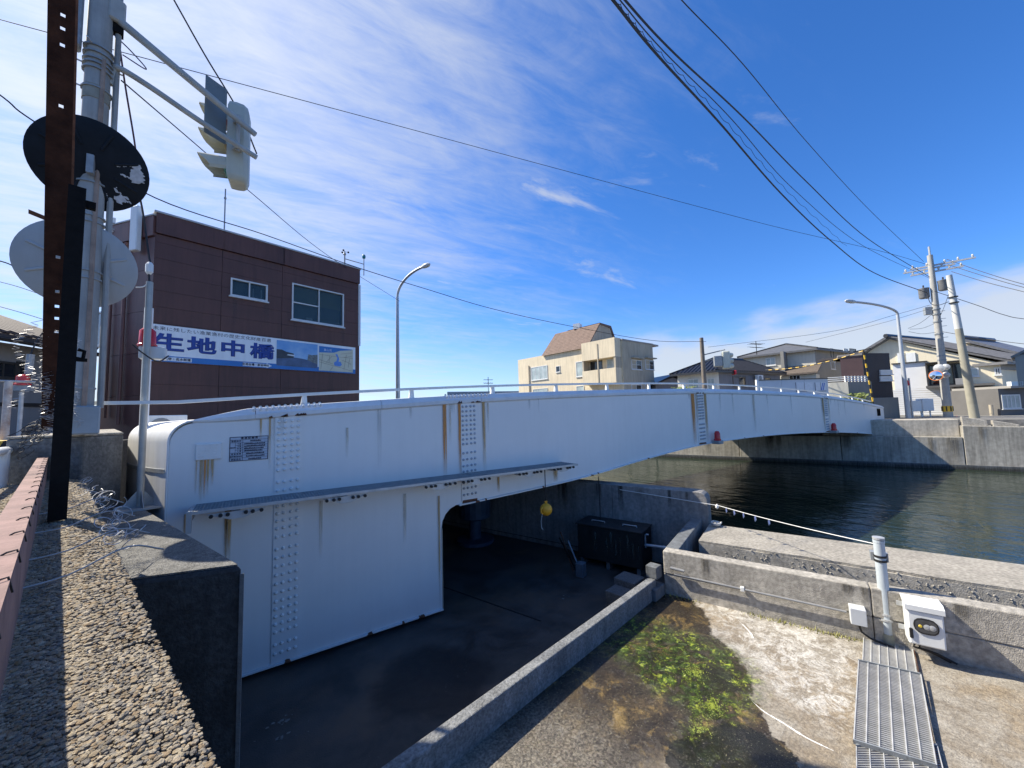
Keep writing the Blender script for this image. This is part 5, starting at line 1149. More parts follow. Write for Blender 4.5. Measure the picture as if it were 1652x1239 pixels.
# printed photograph and map
a, b = S(445), S(511)
def pr(u_0, u_1, v0, v1, lay, m_, nm): mb = MB(); fb.slab(mb, u_0, u_1, v0, v1, lay, lay+.002); return mb.build(nm, m_, sgn)
pr(a, b, z0+.12, z1-.06, .066, M('print_sky', (.08, .28, .62), .4, .4, 1.6, col2=(.36, .55, .74)), 'photo_print')
zs = z0+.12; zh = zs+.36
MB().prism([fb.p(u, z, .0695) for u, z in ((a, zs), (b, zs), (b, zs+.22), (a+(b-a)*.62, zh-.06), (a+(b-a)*.45, zh-.04), (a, zh-.02))], fb.n*.002).build('photo_water', M('print_water', (.07, .11, .20), .4, .3, 4), sgn)
MB().prism([fb.p(u, z, .072) for u, z in ((a, zh-.12), (a+(b-a)*.4, zh-.06), (a+(b-a)*.4, zh+.10), (a+(b-a)*.22, zh+.14), (a+(b-a)*.12, zh+.2), (a, zh+.2))], fb.n*.002).build('photo_quay', M('print_dark', (.03, .035, .045), .4, .3, 9), sgn)
MB().prism([fb.p(u, z, .072) for u, z in ((a+(b-a)*.74, zh-.10), (b, zh-.22), (b, zh+.14), (a+(b-a)*.85, zh+.10), (a+(b-a)*.76, zh+.12))], fb.n*.002).build('photo_houses', M('print_houses', (.16, .17, .16), .4, .6, 14), sgn)
MB().prism([fb.p(u, z, .0745) for u, z in ((a+(b-a)*.24, zh+.02), (a+(b-a)*.42, zh), (a+(b-a)*.42, zh+.05), (a+(b-a)*.26, zh+.06))], fb.n*.001).build('photo_bridge', M('print_white', (.7, .72, .72), .4), sgn)
a2, b2 = S(513.5), S(568); zm0, zm1 = z0+.045, z1-.10
pr(a2, b2, zm0, zm1, .066, M('map_paper', (.62, .60, .45), .5, .08, 3), 'map_print')
MB().prism([fb.p(u, z, .0695) for u, z in ((a2, zm1), (a2, zm1-.24), (a2+(b2-a2)*.42, zm1-.20), (a2+(b2-a2)*.6, zm1-.10), (a2+(b2-a2)*.95, zm1-.03), (a2+(b2-a2)*.97, zm1))], fb.n*.002).build('map_sea', sblue, sgn)
W2 = b2-a2
for pts in (((.46, .72), (.52, .74), (.58, .55), (.56, .42), (.62, .42), (.66, .30), (.60, .22), (.44, .24), (.42, .36), (.50, .44), (.52, .58)),): MB().prism([fb.p(a2+W2*u, zm0+(zm1-zm0)*v, .0695) for u, v in pts], fb.n*.002).build('map_canal', M('map_blue', (.10, .25, .62), .4), sgn)
rd = MB(); rnd = random.Random(14)
for (x_a, y_a, x_b, y_b) in ((0, .66, 1, .62), (0, .35, 1, .05), (.1, .7, .05, .05), (.3, .65, .28, .35), (0, .45, .4, .3), (.4, .2, .3, 0), (.8, .75, .72, .1), (.62, .75, .98, .86), (.7, .62, .98, .72), (.9, .6, .85, .2), (.2, .35, .36, .62), (.66, .5, .95, .35)):
    p, q_ = fb.p(a2+W2*x_a, zm0+(zm1-zm0)*y_a, .072), fb.p(a2+W2*x_b, zm0+(zm1-zm0)*y_b, .072); rd.tube([p, p.lerp(q_, .5)+UP*rnd.uniform(-.02, .02), q_], .0045, 4)
rd.build('map_roads', M('map_road', (.25, .2, .15), .6), sgn); writing('富山湾', .10, M('arrow_white', (.74, .76, .78)), sgn, fb.p(a2+W2*.24, zm1-.13, .073), fb.ux, lift=.001)
# air conditioner and step beside the wall
def aircon(p, a, lab, s=1.0):
    f = Fac(p, a); t = thing('air_conditioner', p, lab, 'air conditioner'); z = p.z
    mb = MB(); f.slab(mb, -.4*s, .4*s, z, z+.55*s, -.3*s, 0); mb.build('case', white_mat, t, bevel=.015)
    MB().lathe(f.p(-.08*s, z+.28*s, .004), f.n, [(.21*s, 0), (.21*s, .012), (.18*s, .014)], 18).build('fan_guard', M('fan_grey', (.25, .26, .26), .6), t); return t
acp = at(268, 668, 9.2); aircon(V((acp.x, acp.y, -.36)), 40, 'white air conditioner unit at the foot of the brown wall')
# ---- generic two-wall house seen on its near corner
def solid(par_, fL, fR, uL, uR, z0, zl_, zr_, m1, m2, thick=.25):
    a = MB(); fL.slab(a, uL, 0, z0, zl_, -thick, 0); a.build('wall', m1, par_)
    b = MB(); fR.slab(b, 0, uR, z0, zr_, -thick, 0); b.build('wall', m2, par_)
def corner_house(name, lab, x, d, aL, aR, xL, xR, yt, z0, m1, m2, cat='house'):
    """near corner at image column x; left wall seen along bearing aL, right wall along aR"""
    o = plan(x, d); t = thing(name, V((o.x, o.y, z0)), lab, cat); fL, fR = Fac(o, aL), Fac(o, aR); uL = fL.st(xL, hor(xL))[0]; uR = fR.st(xR, hor(xR))[0]; zt_ = over(o, yt)
    corners = [fL.p(uL, 0), V((o.x, o.y, 0)), fR.p(uR, 0), fL.p(uL, 0)+fR.ux*uR]
    MB().prism([c_+UP*z0 for c_ in corners], UP*(zt_-z0)).build('wall', m1, t)
    # right-hand wall skin in its own colour
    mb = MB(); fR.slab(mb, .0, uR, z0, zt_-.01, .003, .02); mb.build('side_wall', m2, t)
    return t, fL, fR, uL, uR, zt_, corners
cream = M('cream_render', (.70, .60, .43), .9, .08, .8, streak=.22); cream_sh = M('cream_render_shaded', (.46, .40, .30), .9, .1, .8, streak=.3)  # second render is the first one darkened, shade put into its colour
rooft = M('brown_shingle', (.17, .115, .09), .85, .2, 2.5, bump=.4, bscale=25)
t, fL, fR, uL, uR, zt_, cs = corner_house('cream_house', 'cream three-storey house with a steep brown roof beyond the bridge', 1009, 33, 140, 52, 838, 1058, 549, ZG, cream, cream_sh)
# lower left wing keeps a stepped parapet
mb = MB(); fL.slab(mb, fL.st(948, 600)[0], .05, zt_, zt_+.14, -6, .05); mb.build('parapet_cap', M('cap_metal', (.30, .27, .24), .6), t)
mb = MB(); fR.slab(mb, -.02, uR+.05, zt_, zt_+.12, -.3, .06); mb.build('parapet_cap', MATS['cap_metal'], t)
zc = fL.st(838, 577)[1]
rz0 = fL.st(912, 568)[1]; ra_, rb2 = fL.st(876, 573)[0], fL.st(950, 565)[0]; rh = fL.st(925, 530)[1]+.35
def PL(u, z, dd): return fL.p(u, z, dd)
mb = MB(); mb.prism([PL(ra_, rz0, .25), PL(rb2, rz0, .25), PL(rb2+.2, rh, -1.6), PL(ra_-.1+.5, rh, -1.6)], -fL.n*.18+UP*.05); rf = mb.build('roof', rooft, t)
for k in range(1, 14):
    e0, e1 = PL(ra_, rz0, .25).lerp(PL(ra_+.4, rh, -1.6), k/14), PL(rb2, rz0, .25).lerp(PL(rb2+.2, rh, -1.6), k/14); up_n = (fL.n*.9+UP*.5).normalized()*.012
    MB().ob(e0, e1-e0, up_n, (fL.n*1.85-UP*(rh-rz0)).normalized()*.05).build('shingle_course', rooft, rf)
MB().prism([PL(rb2+.05, zt_-.1, .1), PL(rb2+.15, rh-.05, -1.6), PL(rb2+.15, rh-.15, -3.4), PL(rb2+.05, zt_-.1, -5)], fL.ux*-3.4).build('attic', cream_sh, t)
MB().prism([PL(rb2+.22, rh+.05, -1.6), PL(rb2+.22, rh-.05, -3.4), PL(rb2+.22, zt_, -4.6), PL(rb2+.22, zt_, -4.4), PL(rb2+.22, rh-.3, -3.3), PL(rb2+.22, rh-.12, -1.7)], fL.ux*-4.2).build('far_roof', rooft, t)
ch = fL.st(912, 530)[0]; MB().bx(PL(ch, rh+.25, -1.9), (.9, .7, .55), .5).build('chimney', white_mat, t)
pxwin(t, fL, 857, 593, 884, 611, split=4, pm=pane_pale, t=.07); pxwin(t, fL, 897, 591, 904, 600, split=1); pxwin(t, fL, 929, 584, 942, 607, split=1, pm=pane_pale, t=.08); pxwin(t, fL, 860, 628, 884, 640, split=3, pm=pane_pale); pxwin(t, fL, 930, 623, 943, 640, split=1, pm=pane_pale)
MB().tube([fL.p(fL.st(854, 600)[0], z_, .08) for z_ in (ZG, 3, fL.st(854, 590)[1])], .06, 6).build('down_pipe', cream_sh, t)
# balcony bay
ba_, bb_ = fL.st(949, 590)[0], fL.st(1003, 590)[0]; zz = [fL.st(975, y)[1] for y in (556, 580, 597, 620)]
mb = MB(); fL.slab(mb, ba_, bb_, zz[1], zz[0]+.3, .01, .9); mb.build('bay_panel', cream, t)
mb = MB(); fL.slab(mb, ba_, bb_, zz[3], zz[2], .01, .9); mb.build('balcony_front', cream, t)
mb = MB(); fL.slab(mb, ba_, ba_+.15, zz[2], zz[1], .01, .85); fL.slab(mb, bb_-.2, bb_, zz[2], zz[1], .01, .85); fL.slab(mb, (ba_+bb_)/2-.05, (ba_+bb_)/2+.05, zz[3], zz[0], .9, .95); mb.build('balcony_post', cream_sh, t)
window(t, fL, ba_+.3, (ba_+bb_)/2-.2, zz[2]-.3, zz[1]-.05, split=2, fm=frame_d); window(t, fL, (ba_+bb_)/2+.3, bb_-.3, zz[2]-.3, zz[1]-.05, split=2, pm=pane_pale)
for x0, x1 in ((1018, 1035), (1040, 1055)):
    pxwin(t, fR, x0, 580, x1, 597, split=2, t=.06, bars=1); pxwin(t, fR, x0, 620, x1, 636, split=2, t=.06)
    u_, v_, a_, b_ = fR.rect(x0, 575, x1, 580); mb = MB(); fR.slab(mb, u_-.06, v_-.02, a_, a_+.10, .02, .35); mb.build('window_hood', cream_sh, t)
# ---- tiled single-storey house
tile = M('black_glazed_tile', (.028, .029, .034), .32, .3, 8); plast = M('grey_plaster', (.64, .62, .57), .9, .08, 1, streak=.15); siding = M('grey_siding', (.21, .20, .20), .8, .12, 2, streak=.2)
def hip_roof(par_, cs_, z, rise, ov, m_, ridge=.35, ribs=True, nm='roof'):
    c = sum(cs_, V((0, 0, 0)))/4; e = [c+(p-c)*(1+ov/(p-c).length) for p in cs_]; e = [V((p.x, p.y, z)) for p in e]
    l01, l12 = (e[1]-e[0]).length, (e[2]-e[1]).length
    if l01 >= l12: m0, m1_ = (e[0]+e[3])/2, (e[1]+e[2])/2
    else: m0, m1_ = (e[0]+e[1])/2, (e[3]+e[2])/2
    r0_ = m0.lerp(m1_, ridge)+UP*rise; r1_ = m1_.lerp(m0, ridge)+UP*rise
    mb = MB()
    if l01 >= l12: F = [(e[0], e[1], r1_, r0_), (e[1], e[2], r1_), (e[2], e[3], r0_, r1_), (e[3], e[0], r0_)]
    else: F = [(e[1], e[2], r1_, r0_), (e[2], e[3], r1_), (e[3], e[0], r0_, r1_), (e[0], e[1], r0_)]
    for f in F:
        mb.face(list(f)); mb.face([p-UP*.16 for p in reversed(f)])
    for i in range(4): a, b = e[i], e[(i+1) % 4]; mb.face([a-UP*.16, b-UP*.16, b, a])
    rf_ = mb.build(nm, m_, par_)
    MB().tube([r0_, r1_], .13, 6).build('ridge_tiles', m_, rf_)
    rb3 = MB()
    for f in F:
        for p in f[:2]:
            rr_ = r0_ if (p-r0_).length < (p-r1_).length else r1_; 
            rb3.tube([p+UP*.03, rr_+UP*.03], .07, 5)
    rb3.build('hip_tiles', m_, rf_)
    if ribs:
        rib = MB()
        for f in F:
            a, b = f[0], f[1]; L_ = (b-a).length; n_ = int(L_/.30); ap_ = f[-1]; nrm = (b-a).cross(ap_-a).normalized(); ux_ = (b-a)/L_; dn = nrm.cross(ux_).normalized()
            if dn.z < 0: dn = -dn
            # clip each rib against the sloping hips
            top2, top1 = f[2], f[-1]; H_ = (top2-a).dot(dn); s1_, s2_ = (top1-a).dot(ux_), (top2-a).dot(ux_)
            for i in range(1, n_):
                s = L_*i/n_; h = H_
                if s < s1_: h = H_*s/s1_
                elif s > s2_: h = H_*(L_-s)/(L_-s2_) if L_ > s2_ else H_
                if h > .2: p0 = a+ux_*s+nrm*.02*(1 if nrm.z > 0 else -1); rib.tube([p0, p0+dn*h], .06, 4, False)
        stuff(rib.build('tile_rows', m_, rf_))
    return rf_
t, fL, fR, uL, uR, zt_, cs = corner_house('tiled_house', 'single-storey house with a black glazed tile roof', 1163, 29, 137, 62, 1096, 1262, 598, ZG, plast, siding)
hip_roof(t, cs, zt_, 1.25, .7, tile, .30)
pxwin(t, fL, 1110, 612, 1128, 626, split=2, pm=pane_pale); pxwin(t, fL, 1141, 611, 1154, 628, split=2, pm=pane_pale)
pxwin(t, fR, 1181, 607, 1203, 623, split=2, fm=frame_d, pm=pane_dark, t=.09); pxwin(t, fR, 1224, 609, 1243, 615, split=2, fm=frame_d)
acx = fR.st(1219, 606)[0]; aircon(fR.p(acx, zt_-.75, .4), 62, 'air conditioner hung high on the tiled house wall', .9)
u_ = fR.st(1187, 592)[0]
bs = fR.p(fR.st(1180, 598)[0], zt_-.25, .3); o = MB().lathe(bs, UP, [(.08, 0), (.11, .04), (.10, .24), (.04, .29)], 12).ob(bs-UP*.04, -fR.n*.3, UP*.04, fR.ux*.06).build('warning_lamp', red_lens); tag(o, 'red beacon under the tiled house eaves', 'warning lamp')
# small dark gabled shed roof left of the tiled house
so = plan(1098, 36); sh_ = thing('shed', V((so.x, so.y, ZG)), 'small grey shed with a dark gable roof beside the cream house', 'shed')
fs = Fac(plan(1060, 35), 80); u1s = fs.st(1104, 620)[0]; zz0 = fs.st(1062, 616)[1]; zz1 = fs.st(1090, 606)[1]
MB().prism([fs.p(0, ZG), fs.p(u1s, ZG), fs.p(u1s, zz0-.1), fs.p(u1s*.62, zz1-.15), fs.p(0, zz0-.2)], -fs.n*5).build('wall', siding, sh_)
MB().prism([fs.p(-.3, zz0-.35, .3), fs.p(u1s*.62, zz1, .3), fs.p(u1s*.62, zz1+.15, .3), fs.p(-.3, zz0-.2, .3)], -fs.n*6).build('roof', tile, sh_); MB().prism([fs.p(u1s*.62, zz1, .3), fs.p(u1s+.4, zz0-.2, .3), fs.p(u1s+.4, zz0-.05, .3), fs.p(u1s*.62, zz1+.15, .3)], -fs.n*6).build('roof', tile, sh_)
# ---- grey two-storey house
gw = M('warm_grey_render', (.60, .57, .48), .9, .07, .9, streak=.12); gw2 = M('mid_grey_render', (.24, .235, .215), .9, .08, .9, streak=.12); slate = M('grey_slate_roof', (.10, .105, .115), .55, .15, 4)
t, fL, fR, uL, uR, zt_, cs = corner_house('grey_house', 'two-storey grey house with a low slate roof behind the tiled one', 1322, 34, 138, 62, 1205, 1384, 563, ZG, gw, gw2)
hip_roof(t, cs, zt_, .95, .6, slate, .25, False)
pxwin(t, fL, 1235, 578, 1252, 589, split=2, pm=pane_pale, t=.08); pxwin(t, fR, 1339, 562, 1345, 580, split=1, fm=frame_d); pxwin(t, fR, 1339, 583, 1347, 596, split=1, pm=pane_pale); pxwin(t, fR, 1360, 562, 1368, 574, split=1, pm=pane_pale); pxwin(t, fR, 1370, 562, 1381, 573, split=1, fm=frame_d)
# projecting left upper block and lean-to
ub_ = fL.st(1265, 580)[0]; mb = MB(); fL.slab(mb, ub_, ub_+.25, ZG, zt_-.02, .02, 1.2); mb.build('wing_wall', gw2, t)
lz0, lz1 = fL.st(1262, 604)[1], fL.st(1322, 590)[1]; la0, la1 = fL.st(1258, 600)[0], 0.4
MB().prism([fL.p(la0, lz0-.25, 1.9), fL.p(la1, lz0-.25, 1.9), fL.p(la1, lz1, .05), fL.p(la0, lz1, .05)], UP*.14).build('porch_roof', M('brown_porch_roof', (.12, .095, .075), .7, .25, 6, bump=.3, bscale=20), t)
mb = MB(); fL.slab(mb, la0+.4, la1-.2, ZG, lz0-.28, .05, 1.5); mb.build('porch_wall', gw, t); pf_ = Fac(fL.p(0, 0, 1.5), 138); pxwin(t, pf_, 1273, 606, 1292, 615, split=3, fm=frame_w)
# yagi aerials
def yagi(x, y0, y1, d, lab, span=.9):
    p0, p1 = at(x, y0, d), at(x, y1, d); t = thing('tv_aerial', p0, lab, 'antenna'); MB().tube([p0, V((p0.x, p0.y, p1.z))], .028, 5).build('mast', dark_steel, t); tp = V((p0.x, p0.y, p1.z)); a = az(70); b = az(-10)
    for k, dz in enumerate((-.25, -.55)):
        MB().tube([tp+UP*dz-a*span*.6, tp+UP*dz+a*span*.6], .02, 4).build('boom', dark_steel, t)
        for i in range(6): q_ = tp+UP*dz+a*span*(-.55+.22*i); MB().tube([q_-b*.35-UP*.1*k, q_+b*.35+UP*.1*k], .012, 4).build('element', dark_steel, t)
    return t
yagi(1221, 572, 550, 33, 'television aerial on the tiled and grey house roofs', 1.2); yagi(788, 632, 608, 34, 'small television aerial showing just above the bridge rail', .7)
# low grey building behind the bridge rail
fo = plan(722, 34); o = MB().prism([fo+UP*ZG, plan(838, 36)+UP*ZG, plan(838, 36)+az(0)*6+UP*ZG, fo+az(0)*6+UP*ZG], UP*(over(fo, 632)-ZG)).build('low_building', M('pale_blue_wall', (.34, .38, .42), .8, .1, 1)); tag(o, 'low pale building just showing over the bridge rail', 'building')
# ---- dark boxes near the bridge end
dk_b = M('dark_brown_cladding', (.030, .024, .028), .6, .12, 2, streak=.15); dk_r = M('maroon_cladding', (.10, .058, .055), .6, .12, 2)
t, fL, fR, uL, uR, zt_, cs = corner_house('dark_house', 'dark boxy house clad in black brown boards by the lamp post', 1398, 24, 128, 82, 1362, 1442, 573, ZG, dk_r, dk_b)
mb = MB(); fL.slab(mb, uL-.1, .02, zt_, zt_+.12, -4, .05); mb.build('parapet_cap', MATS['cap_metal'], t); mb = MB(); fR.slab(mb, 0, uR, zt_+.0, zt_+.12, -3, .03); mb.build('upper_box', dk_b, t)
for y0, y1 in ((597, 604), (607, 614)): pxwin(t, fR, 1418, y0, 1438, y1, split=2, pm=pane_dark, t=.14, proud=.09)
mb = MB(); fR.slab(mb, .3, uR+.1, ZG, ZG+1.3, .03, .2); mb.build('base_wall', gw2, t)
# garden wall with fence
o_ = plan(1371, 23); fw_ = Fac(o_, 127); fw2 = Fac(o_, 78); gwt = thing('garden_wall', V((o_.x, o_.y, ZG)), 'cream and grey garden wall topped by a white fence', 'wall')
ul_ = fw_.st(1336, 620)[0]; ur_ = fw2.st(1408, 640)[0]; ztw = over(o_, 616)
mb = MB(); fw_.slab(mb, ul_, 0, ZG-.5, ztw, -.3, 0); mb.build('wall', gw, gwt); mb = MB(); fw2.slab(mb, .0, ur_, ZG-.5, ztw, -.3, .004); mb.build('wall', gw2, gwt)
for k in range(3):
    mb = MB(); fw_.slab(mb, ul_, 0, ztw+.08+k*.11, ztw+.12+k*.11, -.15, -.10); mb.build('fence_rail', white_mat, gwt)
    mb = MB(); fw2.slab(mb, 0, ur_, ztw+.08+k*.11, ztw+.12+k*.11, -.15, -.10); mb.build('fence_rail', white_mat, gwt)
for k in range(8): mb = MB(); fw2.slab(mb, ur_*k/7-.03, ur_*k/7+.03, ztw, ztw+.36, -.16, -.10); mb.build('fence_post', white_mat, gwt)
# white hoarding
ho = plan(1226, 22.5); hf = Fac(ho, 88); hu = hf.st(1337, 630)[0]; hz1 = over(ho, 614); hoard = thing('hoarding', V((ho.x, ho.y, ZG)), 'long white panel hoarding with printed notices beyond the bridge', 'hoarding')
hm = M('hoarding_white', (.50, .55, .60), .5, .05, 1.5)
for k in range(3): mb = MB(); hf.slab(mb, hu*k/3+.01, hu*(k+1)/3-.01, ZG, hz1, -.06, 0); mb.build('panel', hm, hoard)
mb = MB(); hf.slab(mb, -.12, 0, ZG, hz1+.05, -.08, .05); mb.build('end_post', white_mat, hoard); mb = MB(); hf.slab(mb, 0, hu, hz1+.002, hz1+.05, -.08, .04); mb.build('top_cap', frame_d, hoard)
pm1 = M('notice_paper', (.60, .64, .68), .5, .1, 8); pm2 = M('notice_blue', (.08, .17, .50), .5, .2, 6)
for x0, x1 in ((1283, 1312), (1314, 1333)):
    a_, b_, c_, d_ = hf.rect(x0, 617, x1, 631); mb = MB(); hf.slab(mb, a_, b_, c_, d_, .002, .006); s_ = mb.build('notice', pm1, hoard)
    mb = MB(); hf.slab(mb, a_, b_, c_, c_+.03, .007, .009); hf.slab(mb, a_, a_+.03, c_, d_, .007, .009); hf.slab(mb, (a_+b_)/2, (a_+b_)/2+.02, c_+.06, d_, .007, .009); mb.build('notice_lines', ink, s_)
    if x0 > 1300:
        for k in (.5, .66): MB().prism([hf.p(a_+(b_-a_)*k, c_+.06, .007), hf.p(a_+(b_-a_)*(k+.1), c_+.06, .007), hf.p(a_+(b_-a_)*(k+.28), d_-.04, .007), hf.p(a_+(b_-a_)*(k+.2), d_-.04, .007)], hf.n*.002).build('blue_stroke', pm2, s_)
# ---- big cream house on the right
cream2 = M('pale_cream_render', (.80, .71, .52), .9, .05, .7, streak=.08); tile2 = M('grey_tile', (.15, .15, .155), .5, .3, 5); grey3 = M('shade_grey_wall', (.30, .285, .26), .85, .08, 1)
wsid = M('white_siding', (.68, .69, .70), .6, .04, 2)
ro = plan(1621, 26); fr_ = Fac(ro, 138); RX = az(68); fr2 = Fac(ro, 72); rh_ = thing('large_cream_house', V((ro.x, ro.y, ZG)), 'large cream gabled house with grey tiles behind the utility poles', 'house')
def RP(x, y): return fr_.st(x, y)
ul_, zl_ = RP(1396, 572); ua_, za_ = RP(1430, 548); _, zr_ = RP(1619, 586)
MB().prism([fr_.p(ul_, ZG), fr_.p(0, ZG), fr_.p(0, zr_+.02), fr_.p(ua_, za_+.1), fr_.p(ul_, zl_-.02)], RX*7).build('wall', cream2, rh_)
rfm = MB().prism([fr_.p(ua_, za_+.08, .2), fr_.p(.5, zr_-.0, .2), fr_.p(.5, zr_+.14, .2), fr_.p(ua_, za_+.2, .2)], RX*8).build('roof', tile2, rh_)
MB().prism([fr_.p(ul_-.5, zl_-.15, .5), fr_.p(ua_, za_, .5), fr_.p(ua_, za_+.2, .5), fr_.p(ul_-.5, zl_+.05, .5)], RX*8).build('roof', tile2, rh_)
tr_ = MB()
for k in range(27):
    dd = 8*k/27; tr_.tube([fr_.p(ua_, za_+.22, .45)+RX*dd, fr_.p(.5, zr_+.16, .45)+RX*dd], .06, 4, False)
stuff(tr_.build('tile_rows', tile2, rfm)); MB().tube([fr_.p(ua_, za_+.25, .55), fr_.p(ua_, za_+.25, .5)+RX*7.8], .16, 6).build('ridge_tiles', tile, rfm)
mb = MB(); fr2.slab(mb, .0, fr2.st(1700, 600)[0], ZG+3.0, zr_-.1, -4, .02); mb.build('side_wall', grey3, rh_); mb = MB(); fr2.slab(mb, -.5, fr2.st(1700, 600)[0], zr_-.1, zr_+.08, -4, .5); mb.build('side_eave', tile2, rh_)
ug = RP(1540, 640)[0]; zc2 = RP(1500, 626)[1]
for k in range(12): mb = MB(); zA = ZG+(zc2-ZG)*k/12; fr_.slab(mb, RP(1441, 640)[0], ug, zA+.01, zA+(zc2-ZG)/12-.01, .02, .10); mb.build('siding_board', wsid, rh_)
mb = MB(); fr_.slab(mb, RP(1441, 600)[0], RP(1496, 600)[0], zc2, RP(1441, 588)[1], .02, .09); mb.build('white_panel', wsid, rh_); mb = MB(); fr_.slab(mb, RP(1441, 600)[0]-.05, RP(1498, 600)[0], RP(1441, 588)[1], RP(1441, 586.5)[1], .02, .25); mb.build('ledge', frame_d, rh_)
mb = MB(); fr_.slab(mb, RP(1494, 620)[0], RP(1603, 620)[0], zc2-.02, zc2+.12, .02, 1.3); mb.build('canopy', M('canopy_dark', (.10, .095, .09), .7), rh_)
bal = MB(); fr_.slab(bal, RP(1494, 600)[0], RP(1496.5, 600)[0], zc2+.12, RP(1494, 588)[1], .02, .9); fr_.slab(bal, RP(1494, 600)[0], RP(1556, 600)[0], RP(1494, 588)[1], RP(1494, 586.5)[1], .02, 1.0); bal.build('balcony_frame', frame_d, rh_)
window(rh_, fr_, RP(1498, 600)[0], RP(1556, 600)[0], zc2+.15, RP(1500, 589)[1], split=4, fm=frame_d, t=.10)
pxwin(rh_, fr_, 1564, 594, 1580, 607, split=1, pm=pane_pale, t=.06); pxwin(rh_, fr_, 1603, 593, 1616, 605, split=2, pm=pane_dark, t=.08)
for x0, x1 in ((1447, 1460), (1461, 1478)): mb = MB(); a_, b_, c_, d_ = fr_.rect(x0, 570, x1, 585); fr_.slab(mb, a_, b_, c_, d_, .01, .08); mb.build('louvre_box', white_mat, rh_)
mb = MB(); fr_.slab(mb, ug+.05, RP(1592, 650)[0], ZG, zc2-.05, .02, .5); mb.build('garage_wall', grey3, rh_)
gd_ = MB(); a_, b_ = RP(1545, 650)[0], RP(1566, 650)[0]
for k in range(4): mb = MB(); zA = ZG+.1+k*.62; fr_.slab(mb, a_, b_, zA, zA+.60, .505, .54); mb.build('door_panel', M('shutter_grey', (.26, .26, .26), .6), rh_)
mb = MB(); fr_.slab(mb, RP(1590, 650)[0], RP(1616, 650)[0], ZG, zc2-.1, .02, .06); mb.build('doorway', dark_core, rh_)
ao = plan(1612, 23.5); af = Fac(ao, 95); au = af.st(1720, 660)[0]; an = thing('grey_annex', V((ao.x, ao.y, ZG)), 'low grey annex with a curtained window at the right edge', 'house')
mb = MB(); az_ = over(ao, 627); af.slab(mb, 0, au, ZG, az_, -3, 0); mb.build('wall', M('annex_grey', (.13, .125, .12), .85, .1, 1.5), an); pxwin(an, af, 1614, 637, 1647, 659, split=4, pm=pane_pale, fm=frame_w, t=.07)
mb = MB(); af.slab(mb, .3, au, az_, az_+.15, -3, .4); mb.build('eave', grey3, an)
# second tiled roof behind, and a roof corner at the right edge
bo_ = plan(1560, 34); f2 = Fac(bo_, 138); br_ = thing('rear_house', V((bo_.x, bo_.y, ZG)), 'grey tiled roof rising behind the large cream house', 'house')
def BP(x, y): return f2.st(x, y)
pts = [BP(1548, 560), BP(1552, 549), BP(1640, 569), BP(1700, 585)]
MB().prism([f2.p(BP(1548, 560)[0], ZG), f2.p(BP(1700, 560)[0], ZG), f2.p(*BP(1700, 588)), f2.p(*BP(1552, 552))], RX*6).build('wall', cream, br_)
MB().prism([f2.p(*BP(1546, 550), .5), f2.p(*BP(1700, 587), .5), f2.p(*BP(1700, 583), .5), f2.p(*BP(1548, 546), .5)], RX*7).build('roof', tile2, br_); MB().tube([f2.p(*BP(1552, 545), .4), f2.p(*BP(1552, 545), .4)+RX*6], .2, 6).build('ridge_tiles', tile, br_)
eo = plan(1640, 17.5); ef = Fac(eo, 100); et = thing('edge_house', V((eo.x, eo.y, ZG)), 'dark eave and pale wall of a house cut by the right edge', 'house')
MB().prism([ef.p(*ef.st(1632, 578)), ef.p(*ef.st(1700, 545)), ef.p(*ef.st(1700, 541)), ef.p(*ef.st(1630, 575))], az(53)*2).build('roof', tile2, et)
a_ = ef.st(1644, 600)[0]; MB().prism([ef.p(a_, ef.st(1644, 625)[1], -.1), ef.p(a_+3, ef.st(1644, 625)[1], -.1), ef.p(a_+3, ef.st(1644, 572)[1], -.1), ef.p(a_, ef.st(1644, 572)[1], -.1)], az(53)*1.5).build('wall', grey3, et); mb = MB(); ef.slab(mb, a_-.25, a_+.2, ef.st(1645, 622)[1], ef.st(1645, 615)[1], -.3, -.1); mb.build('meter_box', white_mat, et)
# ---- left house
lo = plan(30, 9.5); f1 = Fac(lo, -8); lh = thing('left_house', V((lo.x, lo.y, ZL)), 'grey house with a brown tiled eave at the left edge', 'house')
ul_ = -3; ze = over(lo, 558); UR1 = f1.st(112, 640)[0]
mb = MB(); f1.slab(mb, ul_, UR1, ZL, ze, -6, 0); mb.build('wall', M('taupe_render', (.30, .28, .265), .9, .06, 1, streak=.1), lh)
rt_ = M('brown_glazed_tile', (.09, .068, .06), .75, .25, 6)
rfl = MB().prism([f1.p(ul_, ze, .6), f1.p(UR1, ze, .6), f1.p(UR1, ze+.95, -1.9), f1.p(ul_, ze+.95, -1.9)], UP*.10).build('roof', rt_, lh)
for k in range(80):
    u = ul_+.1+k*.24
    if u < UR1: MB().tube([f1.p(u, ze+.13, .62), f1.p(u, ze+1.08, -1.9)], .055, 5).build('tile_row', rt_, rfl)
for k in range(5): a_ = k/5; MB().ob(f1.p(ul_, ze+.12+.95*a_, .6-2.5*a_), f1.ux*(UR1-ul_), UP*.03, f1.n*.05).build('tile_course', rt_, rfl)
MB().tube([f1.p(ul_, ze+1.1, -1.95), f1.p(UR1, ze+1.1, -1.95)], .13, 6).build('ridge_tiles', tile, rfl)
MB().tube([f1.p(ul_, ze-.04, .68), f1.p(UR1, ze-.04, .68)], .06, 6).build('gutter', frame_d, lh)
pxwin(lh, f1, -20, 580, 24, 612, split=2, fm=frame_d); pxwin(lh, f1, 26, 583, 46, 613, split=1, fm=frame_d)
mb = MB(); f1.slab(mb, ul_, UR1-.05, f1.st(30, 656)[1], f1.st(30, 650)[1], .004, .03); mb.build('dark_band', frame_d, lh)
